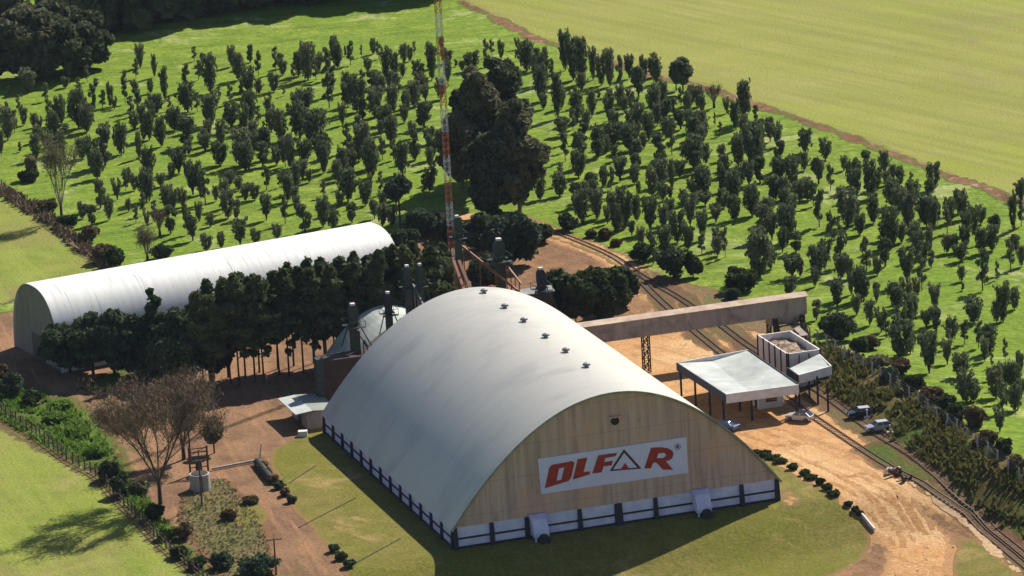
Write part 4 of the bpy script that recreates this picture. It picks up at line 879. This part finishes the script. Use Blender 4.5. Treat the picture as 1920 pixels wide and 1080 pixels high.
        n0=len(V);me=bpy.data.meshes.new('crown');me.from_pydata([tuple(v) for v in V]+cb.v,[],[tuple(f) for f in Fc.tolist()]+[tuple(i+n0 for i in f) for f in cb.f]);me.materials.append(mat)
    else:me=np_mesh('crown',V,Fc,mat)
    link(bpy.data.objects.new('crown',me),R_);return R_
M['dry_bark']=simple('dry_bark',sc(128,110,92),sc(90,78,66),2,.95)
# great eucalyptus clump by the mast
for i,(px,py,hp,wp,lb) in enumerate([(895,372,245,125,'left hand great dark eucalyptus beside the tall mast'),(955,330,225,130,'tallest back eucalyptus with brownish top in the great dark clump'),(975,400,215,120,'right front eucalyptus of the great dark clump'),(925,408,170,110,'lower front eucalyptus of the great dark clump with pale trunk'),(868,352,190,60,'narrow eucalyptus right against the tall mast')]):
    big_tree('eucalyptus_tree',px,py,hp,wp,'euca',LM['euca'],lb,'great eucalyptus clump',12000,.5,20+i)
big_tree('umbrella_tree',751,428,100,56,'umbrella',LM['cedar'],'dark flat topped tree on a slim trunk behind the white shed far end',None,2600,.42,31)
for i,(px,py,hp,wp,lb) in enumerate([(955,497,118,132,'large dark round bush mass beside the start of the dirt road'),(905,470,80,90,'dark bush left of the large round bush mass, behind the towers'),(845,452,62,90,'dark low bush directly behind the tall mast'),(795,440,56,80,'dark bush at the far end of the long white shed'),(912,540,70,90,'bush between the tall mast and the rounded elevator head'),(1080,608,124,134,'large round green tree at the big shed right shoulder'),(1133,602,120,108,'tall round green tree, second from the right behind the shed shoulder'),(1166,576,92,74,'rightmost round green tree beside the railway track'),(1038,600,96,80,'round green tree leftmost behind the shed shoulder'),(760,470,50,60,'low bush tight against the white shed far corner'),(1010,455,40,60,'pale leafy shrub above the large dark bush mass')]):
    big_tree('round_tree' if i>4 else 'thicket_bush',px,py,hp,wp,'shrub',LM['bush'] if i in(5,6,7,8,10) else LM['cedar'],lb,None,4200,.42,50+i)
# forest at the top left
k=0
for (px,py,hp,wp,lb) in [(60,148,160,170,'big leafy forest tree second from the left at the grove corner'),(-20,156,160,150,'leftmost big forest tree cut by the picture edge'),(125,142,135,140,'big forest tree left of the rounded outermost one'),(165,128,125,110,'rightmost rounded forest tree at the grove corner'),(20,110,150,150,'back forest tree in the upper left corner'),(95,100,130,140,'back forest tree between the two roundest crowns')]:
    big_tree('forest_tree',px,py,hp,wp,'oval',LM['euca'],lb,'forest trees at the far left corner',8000,.6,80+k,cz_=.45);k+=1
def forest_mass():
    r=np.random.default_rng(9);bl=[];P=ats([(200,52),(300,34),(400,18),(520,2),(660,-12),(870,-28)]);Q=dens(P,7.)
    Vv=[];tr=MB()
    for i,q in enumerate(Q):
        for row in range(4):
            x=q[0]+r.normal()*1.5-row*1.;y=q[1]+row*7+r.normal()*1.5-5;h=19+6*r.random();z=HH(x,y)
            tr.tube((x,y,z),(x,y,z+h*.6),.3,.2,5,False)
            for j in range(9):bl.append((x+r.normal()*2.2,y+r.normal()*2.2,z+h*(.2+.76*r.random()),3.2,3.2,2.8))
            for j in range(3):bl.append((x+r.normal()*2.4,y+r.normal()*2.2,z+1.6+r.random()*2,2.6,2.4,1.8))
    V,Fc=leafcloud(bl,80000,.85,4,shell=.6);o=link(bpy.data.objects.new('forest',np_mesh('forest',V,Fc,LM['pine'])))
    tr.build('trunks',M['bark'],o);tag(o,'dark shaded forest edge running along the top left of the photo','forest',None,'stuff')
forest_mass()
# row of pines before the white shed
PN=[]
r9=random.Random(4)
for i in range(21):
    x=385+i*22.5+r9.uniform(-5,5);f=(x-385)/455;y=738-76*f+r9.uniform(-4,4)-(0 if i%2 else 9)
    top=(545 if x<430 else 512+ (x-480)*-.17)+r9.uniform(-9,12)
    PN.append((x,y,y-top,r9.uniform(58,80)))
for i in range(15):
    x=400+i*31+r9.uniform(-7,7);f=(x-385)/455;y=718-76*f+r9.uniform(-4,4);top=(520 if x<460 else 508-(x-480)*.16)+r9.uniform(-6,10);PN.append((x,y,y-top,r9.uniform(46,62)))
PN.sort(key=lambda t:t[0])
for i,(x,y,h,w_) in enumerate(PN):
    pos='front' if y>732-76*(x-385)/455 else 'back'
    f=[q for q in PN if ('front' if q[1]>732-76*(q[0]-385)/455 else 'back')==pos];n_=f.index((x,y,h,w_))
    big_tree('pine_tree',x,y,h,w_,'pine',LM['pine'],('leftmost' if n_==0 else ('rightmost' if n_==len(f)-1 else ORD[min(n_,19)]+' from left'))+' tall bare trunked pine in the %s row before the long white shed'%pos,'pines before the long white shed',1700,.42,200+i)
for i,(px,py,hp,wp,lb) in enumerate([(132,700,118,104,'leftmost dense conifer hiding the white shed gable corner'),(175,702,135,118,'second dense conifer from the white shed gable'),(215,704,142,118,'third dense conifer from the white shed gable'),(255,702,136,106,'fourth dense conifer, left of the pointed one'),(298,706,172,100,'pointed conifer that stands up highest before the white shed'),(345,712,160,100,'dense conifer just right of the highest pointed one'),(112,676,70,50,'small conifer at the foot of the white shed gable'),(395,715,165,104,'dense conifer where the tall pine row begins')]):
    big_tree('conifer',px,py,hp,wp*(1 if i==4 else 1.12),'cedar' if i==4 else 'oval',LM['cedar'],lb,'dense conifers at the left end of the row',4200,.42,120+i,cz_=.47)
for i,(px,py,hp,wp,lb) in enumerate([(345,742,128,98,'broad dark round tree bulging in front of the conifers'),(308,716,96,66,'dark round tree left of the broad bulging one')]):
    big_tree('round_tree',px,py,hp,wp,'oval',LM['pine'],lb,None,4200,.45,140+i)
# bare trees
big_tree('bare_tree',116,413,158,74,'bare',LM['grey'],'tall leafless many stemmed tree at the left field corner',None,2600,seed=161)
big_tree('bare_tree',277,492,66,34,'bare',LM['grey'],'thin leafless tree just behind the long white shed roof',None,1200,seed=162)
big_tree('bare_tree',301,945,250,245,'barebig',LM['dry'],'big spreading brown leafless tree in the foreground by the hedge',None,15000,seed=163)
big_tree('bare_tree',345,862,168,120,'barebig',LM['dry'],'second brown leafless tree behind the big foreground one',None,7000,seed=164)
big_tree('bare_tree',1339,202,45,30,'bare',LM['dry'],'small leafless tree on the brown track at the right',None,250,seed=165)
big_tree('bare_tree',300,428+15,52,26,'bare',LM['dry'],'small brown leafless tree in the left grove behind the white shed',None,300,seed=166)
big_tree('willow_tree',402,850,75,44,'oval',LM['grey'],'pale drooping willow beside the drum topped pole',None,1500,.3,seed=167)
big_tree('field_tree',1281,176,78,44,'oval',LM['grove'],'solitary full crowned tree standing on the brown track',None,2200,.4,seed=168)
big_tree('field_tree',1268,170,60,24,'oval',LM['grove'],'slimmer tree tucked behind the solitary full crowned one',None,900,.36,seed=169)
# shrubs
SH=[(20,745,62,70,'cedar','dark shrub at the left picture edge below the white shed gable'),(-5,720,60,60,'brown','brownish bare shrub cut by the left picture edge'),(60,760,40,56,'bush','dark green shrub, second along the left bank'),(105,790,26,60,'fresh','bright green shrub, third along the left bank'),(150,818,24,60,'fresh','bright green shrub, fourth along the left bank'),(118,765,20,50,'fresh','small bright shrub above the middle of the left bank'),(178,855,28,56,'fresh','bright green shrub on the left bank near the big bare tree'),(205,900,50,46,'cedar','very dark shrub left of the big bare tree trunk'),(228,930,62,46,'cedar','very dark tall shrub at the field corner by the bare tree'),(265,925,36,44,'grey','pale leafy shrub under the big bare tree'),(288,972,40,44,'bush','green shrub at the foot of the big bare tree'),(312,1010,36,40,'fresh','bright green shrub below the big bare tree'),(345,1010,44,46,'brown','brown shrub between the hedge and the round garden'),(338,1045,34,42,'bush','green shrub on the lower left hedge'),(372,1066,34,44,'bush','lowest green shrub of the left hedge'),(418,1066,34,42,'cedar','smaller round dark bush at the bottom near the dirt lane'),(485,1078,42,70,'cedar','larger round dark bush at the bottom near the dirt lane'),(430,975,22,26,'brown','reddish shrub on the rim of the round flower bed'),(470,945,16,30,'brown','low brown shrub above the round flower bed'),
(215,500,44,40,'bush','green bush behind the left part of the white shed roof'),(195,492,40,38,'brown','brown bush at the hedge end behind the white shed'),(305,486,30,44,'bush','low dark bush touching the white shed roof line'),(170,455,36,40,'brown','brown bush in the middle of the left field hedge'),(55,340,24,36,'bush','small bush at the top of the left field hedge'),(90,395,24,36,'brown','brown bush on the upper left field hedge'),(130,425,26,40,'bush','green bush at the leafless tree on the left hedge'),(60,335,52,26,'grey','pale thin shrub left of the leafless tree'),
(1266,520,62,66,'cedar','big dark round bush by the dirt strip before the gallery'),(1300,520,52,36,'bush','bush at the right shoulder of the big dark round one'),(1390,545,50,56,'bush','round leafy bush near the end of the gallery'),(1373,560,22,26,'cedar','low black bush left of the round leafy one near the gallery'),(1066,432,36,38,'cedar','small dark bush where the dirt road leaves the thicket'),(1200,490,38,40,'bush','bushy shrub left of the tall dark tree by the railway'),(1108,445,16,20,'brown','small weedy shrub along the dirt road, leftmost'),(1135,448,24,22,'brown','small weedy shrub along the dirt road, middle'),(1155,462,16,20,'brown','small weedy shrub along the dirt road, right'),
(1580,640,64,62,'cedar','dark dense bush at the upper end of the post fence'),(1610,665,56,44,'bush','leafy bush second along the post fence'),(1650,690,42,60,'grey','grey green bush third along the post fence'),(1690,700,42,50,'brown','brown bush fourth along the post fence'),(1712,735,54,60,'bush','dark green bush fifth along the post fence'),(1748,755,46,56,'brown','rusty brown bush sixth along the post fence'),(1790,792,56,64,'bush','dark bush seventh along the post fence'),(1826,800,60,64,'brown','tall brown bush eighth along the post fence'),(1850,838,50,56,'brown','brown bush ninth along the post fence'),(1885,850,44,50,'bush','green bush tenth along the post fence'),(1905,880,40,46,'brown','brown bush at the right end of the post fence'),(1775,770,50,44,'cedar','black green bush behind the middle of the post fence'),(1560,625,40,44,'bush','bush just right of the gallery end'),(1630,655,40,50,'brown','brown bush behind the upper post fence'),(1670,715,40,44,'cedar','dark bush on the bank between the fourth and fifth')]
for i,(px,py,hp,wp,m,lb) in enumerate(SH):
    k_=.78 if px>1600 else (.85 if px<400 and py>700 else 1.1)
    big_tree('shrub',px,py,hp*k_,wp*k_*1.12,'shrub',LM[m],lb,None,900 if hp<50 else 1500,.26,seed=300+i,cat='shrub')
# trimmed hedge bushes along the road and the small border by the lane
HB=[(1418,850,14,22),(1434,856,14,22),(1449,861,14,22),(1463,868,15,22),(1487,881,14,20),(1508,891,14,18),(1521,899,15,18),(1537,909,15,20),(1551,919,16,20),(1564,929,15,20),(1591,948,15,17),(1604,959,12,13),(1612,966,12,12)]
for i,(px,py,hp,wp) in enumerate(HB):
    big_tree('hedge_bush',px,py,hp*(.75+.5*((i*37)%10)/10),wp*(1.1+.6*((i*53)%10)/10),'shrub',LM['bush'],('leftmost' if i==0 else 'lowest' if i==len(HB)-1 else ORD[i]+' from left')+' low trimmed bush edging the dirt road below the big shed','low trimmed bushes edging the road',420,.15,400+i,cat='bush')
HB=[(492,880,20,26),(503,893,20,26),(513,906,20,26),(524,917,20,26),(535,930,20,24),(547,943,18,22)]
for i,(px,py,hp,wp) in enumerate(HB):
    big_tree('border_bush',px,py,hp,wp,'shrub',LM['cedar' if i%2 else 'brown'],('topmost' if i==0 else 'lowest' if i==5 else ORD[i]+' from top')+' dark bush in the border beside the dirt lane','dark bushes bordering the dirt lane',420,.16,430+i,cat='bush')
for i,(px,py,hp,wp) in enumerate([(625,1035,20,26),(640,1050,20,28),(655,1064,20,26)]):
    big_tree('border_bush',px,py,hp,wp,'shrub',LM['cedar' if i!=1 else 'bush'],['upper','middle','lower'][i]+' bush of the short clump at the lower lane corner','short clump at the lower lane corner',420,.16,440+i,cat='bush')
# scrub: long grass on the embankment and left bank, one object each
def scrub(name,P,n,size,mat,label,hh=.7,seed=1,amp=0):
    r=np.random.default_rng(seed);P=np.asarray(P);x0,y0=P.min(0);x1,y1=P.max(0);c=np.stack([r.uniform(x0,x1,n*3),r.uniform(y0,y1,n*3)],1);c=c[pdist(P,c[:,0],c[:,1])>0][:n]
    c=c[wob(c[:,0],c[:,1],1.7)>-.35-amp];n=len(c);z=H(c[:,0],c[:,1])+.1;t=r.random(n)*6.28;L_=size*(.5+r.random(n));hgt=hh*(.4+r.random(n));lean=r.normal(size=(n,2))*.45*hgt[:,None]
    dx=np.cos(t)*L_*.5;dy=np.sin(t)*L_*.5
    V=np.stack([np.stack([c[:,0]-dx,c[:,1]-dy,z],1),np.stack([c[:,0]+dx,c[:,1]+dy,z],1),np.stack([c[:,0]+dx*.6+lean[:,0],c[:,1]+dy*.6+lean[:,1],z+hgt],1),np.stack([c[:,0]-dx*.6+lean[:,0],c[:,1]-dy*.6+lean[:,1],z+hgt],1)],1).reshape(-1,3)
    o=link(bpy.data.objects.new(name,np_mesh(name,V,np.arange(4*n).reshape(-1,4),mat)));tag(o,label,'scrub',None,'stuff')
LM['scrub']=leaf_mat('scrub_grass',sc(104,104,58),sc(140,130,76),None,.3)
scrub('bank_scrub',np.vstack([bo+nrm*7.0,(bo-nrm*2.)[::-1]]),9000,.5,LM['scrub'],'rough olive and brown grass covering the bank below the post fence',.75,2)
scrub('bank_weeds',np.vstack([bo+nrm*6.5,(bo-nrm*3.)[::-1]]),3500,.5,LM['bush'],'darker leafy weeds mixed over the bank below the post fence',.6,3,-.3)
scrub('hedge_grass',ats([(-20,715),(60,735),(150,775),(200,830),(240,900),(300,960),(360,1050),(420,1120),(370,1080),(262,975),(180,885),(60,822),(-20,775)]),9000,.45,LM['fresh'],'long bright grass on the left bank above the dark fence',.5,4)
scrub('garden_scrub',ats([(340,930),(365,900),(420,900),(470,945),(500,1000),(512,1080),(400,1080),(330,985)]),2200,.3,LM['grey'],'dry pale weeds round the small garden at the lower left',.22,5,1.5)
scrub('hedge_scrub',ats([(0,345),(60,378),(110,418),(170,460),(215,495),(200,512),(150,475),(90,430),(40,395),(0,368)]),3500,.5,LM['dry'],'brown dry scrub along the upper left field edge',.9,6)
# ------------------------------------------------------------------ fences, poles, small yard things
M['pale_post']=simple('concrete_post',sc(222,216,212),sc(186,180,176),1.5,.9);M['wood']=simple('fence_wood',sc(132,108,98),sc(92,76,70),2,.9)
FP=[(1519,640),(1534,646),(1550,655),(1567,665),(1585,675),(1602,685),(1619,695),(1636,706),(1652,715),(1670,728),(1687,740),(1705,752),(1722,762),(1740,776),(1757,790),(1777,803),(1795,814),(1813,830),(1833,845),(1853,857),(1871,873),(1891,887),(1911,905),(1932,920)]
f=at(*FP[0]);fr=empty('post_fence',(f[0],f[1],0),0,'long fence of pale bent topped concrete posts on the bank above the railway','fence')
FPw=[at(*q) for q in FP]
for i,p in enumerate(FPw):
    q=p-np.array([f[0],f[1],0]);b=MB();b.bar((q[0],q[1],q[2]-.2),(q[0],q[1],q[2]+2.2),.24);b.bar((q[0],q[1],q[2]+2.2),(q[0]-.35,q[1]-.2,q[2]+2.6),.13)
    if i in(3,4,15,19):b.bar((q[0],q[1],q[2]+1.9),(q[0]+(1.2 if i%2 else -1.2),q[1]+.3,q[2]),.13);b.bar((q[0],q[1],q[2]+1.9),(q[0]-.5,q[1]-.9,q[2]),.13)
    b.build('post',M['pale_post'],fr)
b=MB()
for z in (.5,1.0,1.5,2.0,2.45):
    for p,q in zip(FPw[:-1],FPw[1:]):
        p_=p-np.array([f[0],f[1],0]);q_=q-np.array([f[0],f[1],0]);b.tube((p_[0],p_[1],p_[2]+z),(q_[0],q_[1],q_[2]+z),.012,.012,3,False)
b.build('wires',M['galv'],fr)
LP=dens(ats([(-30,760),(0,775),(60,812),(125,862),(180,893),(222,938),(262,978),(300,1018),(350,1062),(400,1110)]),1.0)
f=LP[0];fr=empty('picket_fence',(f[0],f[1],0),0,'dark wooden picket fence along the lower left field edge','fence')
b=MB()
for i,p in enumerate(LP):
    x,y=p-f
    if i%2==0 and i//2<100:MB().bar((x,y,-.1),(x+rr.uniform(-.06,.06),y,1.9+rr.uniform(-.15,.15)),.2).build('picket',M['wood'],fr)
    if i<len(LP)-1:
        x2,y2=LP[i+1]-f
        for z in (.45,1.15):b.bar((x,y,z),(x2,y2,z),.07)
b.build('rails',M['wood'],fr)
def pole(px,py,h,label,arms,name='utility_pole',lamp=False):
    p=at(px,py);r=empty(name,tuple(p),R(10),label,'pole');MB().tube((0,0,-.1),(0,0,h),.15,.1,8).build('pole_shaft',M['wood'],r)
    for z in arms:
        a=MB().box(-1.1,1.1,-.2,-.09,z,z+.13).build('crossarm',M['wood'],r);b=MB()
        for x in (-.95,-.5,.5,.95):b.tube((x,-.14,z+.13),(x,-.14,z+.32),.06,.05,6)
        b.build('insulators',M['pale_post'],a)
    return r
pole(379,950,8.6,'wooden utility pole with three crossarms in front of the grey water tank',(8.3,7.6,6.9))
r=pole(357,858,7.4,'pole carrying a grey oval drum high up among the bare branches',())
b=MB();b.tube((-.2,-.9,4.6),(-.2,-.9,6.6),.85,.85,14);b.build('transformer_drum',M['galv'],r);b=MB();b.box(-1.2,.5,-1.2,.1,6.62,6.75);b.build('drum_cover',M['white_paint'],r)
pole(518,1078,5.4,'utility pole with two arms at the bottom beside the dirt lane',(5.1,))
p=at(376,918);t=empty('water_tank',tuple(p),R(12),'squat grey concrete water tank on the ground beside the big bare tree','tank')
b=MB();b.tube((0,0,0),(0,0,2.5),1.55,1.5,24);b.build('tank_shell',M['pale_post'],t,smooth_=False);MB().tube((0,0,2.5),(0,0,2.62),1.25,1.2,20).build('lid',M['steel'],t)
MB().box(-.12,.12,-1.66,-1.45,0,2.55).build('seam_strap',M['steel'],t)
p=at(374,890);t=empty('pump_frame',tuple(p),R(12),'rusty brown two post frame with rungs standing behind the water tank','frame')
for x in (-1.35,1.35):MB().bar((x,0,0),(x,0,4.4),.26).build('post',M['rust'],t)
for z in (1.2,2.9,3.5,4.1):MB().bar((-1.5,0,z),(1.5,0,z),.14).build('rung',M['rust'],t)
MB().bar((-1.3,.1,3),(1.3,.1,4.2),.09).build('brace',M['rust'],t)
b=MB();b.tube((0,0,0),(0,0,2.2),.55,.45,12);b.build('tank_shell',M['steel'],t)
a=at(398,883);c=at(486,866);b=MB();Q=[a+(c-a)*i/16 for i in range(17)]
for i in range(16):
    p_,q_=Q[i],Q[i]+(Q[i+1]-Q[i])*.86;b.bar((p_[0],p_[1],p_[2]+.32),(q_[0],q_[1],q_[2]+.32),.26,.3)
b.build('stone_kerb',M['pale_post'],None,'broken line of pale kerb stones from the water tank to the dark border',cat='kerb')
a=at(483,872);c=at(508,905);MB().tube((a[0],a[1],a[2]+.5),(c[0],c[1],c[2]+.5),.62,.62,12).build('drain_pipe',M['dark_hole'],None,'thick black pipe lying at the head of the dark border',cat='pipe')
a=at(487,868);MB().bar((a[0],a[1],a[2]),(a[0]+.4,a[1]+.8,a[2]+2.6),.22).build('leaning_plank',M['tan_roof'],None,'short tan plank leaning by the black pipe',cat='plank')
a=at(1616,969);c=at(1640,998);MB().bar((a[0],a[1],a[2]+.4),(c[0],c[1],c[2]+.4),.3,.45).build('white_barrier',M['white_paint'],None,'white barrier lying at the road edge below the last trimmed bush',cat='barrier',bevel=.04)
a=at(568,818);MB().box(a[0]-.7,a[0]+.7,a[1]-.5,a[1]+.5,a[2],a[2]+.9).build('white_crate',M['white_paint'],None,'small white box on the dirt beside the tan lean to shed',cat='box',bevel=.05)
for i,(px,py) in enumerate([(1674,888),(1684,893),(1697,901)]):
    a=at(px,py);rq=np.random.default_rng(i);b=MB();pts=[(rq.normal()*.5,rq.normal()*.3) for _ in range(7)]
    for x,y in pts:s_=.18+.25*rq.random();b.bar((a[0]+x,a[1]+y,a[2]+.1),(a[0]+x+rq.normal()*.4,a[1]+y+rq.normal()*.3,a[2]+.2+s_*2),s_)
    b.build('rubble_heap',[M['white_paint'],M['rust'],M['steel']][i],None,['pale broken concrete heap beside the siding rails','small reddish rubble heap beside the siding rails','dark scrap heap beside the siding rails'][i],cat='rubble')
# narrow concrete drains across the lawn
M['drain']=simple('drain_edge',sc(74,68,54),sc(52,48,42),2,.9)
for i,(a,c,lb) in enumerate([((543,906),(592,874),'upper dark drain line across the lawn left of the big shed'),((560,990),(668,934),'middle dark drain line across the lawn left of the big shed'),((668,1056),(752,1010),'lower dark drain line across the lawn left of the big shed')]):
    Q=dens(np.array([at(*a)[:2],at(*c)[:2]]),1.);b=MB()
    for p_,q_ in zip(Q[:-1],Q[1:]):b.bar((p_[0],p_[1],HH(*p_)+.06),(q_[0],q_[1],HH(*q_)+.03),.22,.1)
    b.build('drain_channel',M['drain'],None,lb,cat='drain',group='drain lines across the lawn')

# ------------------------------------------------------------------ haze
def haze():
    m=bpy.data.materials.new('haze');m.use_nodes=True;n=m.node_tree;n.nodes.remove(n.nodes['Principled BSDF']);v=n.nodes.new('ShaderNodeVolumePrincipled')
    v.inputs['Color'].default_value=(.62,.72,1,1);v.inputs['Density'].default_value=.000018;v.inputs['Anisotropy'].default_value=.0
    n.links.new(v.outputs[0],n.nodes['Material Output'].inputs['Volume'])
    o=MB().box(-6500,6500,-1500,9500,-5.3,215).build('haze',m);tag(o,kind='stuff');o['label']='thin bluish air over the whole landscape'
haze()
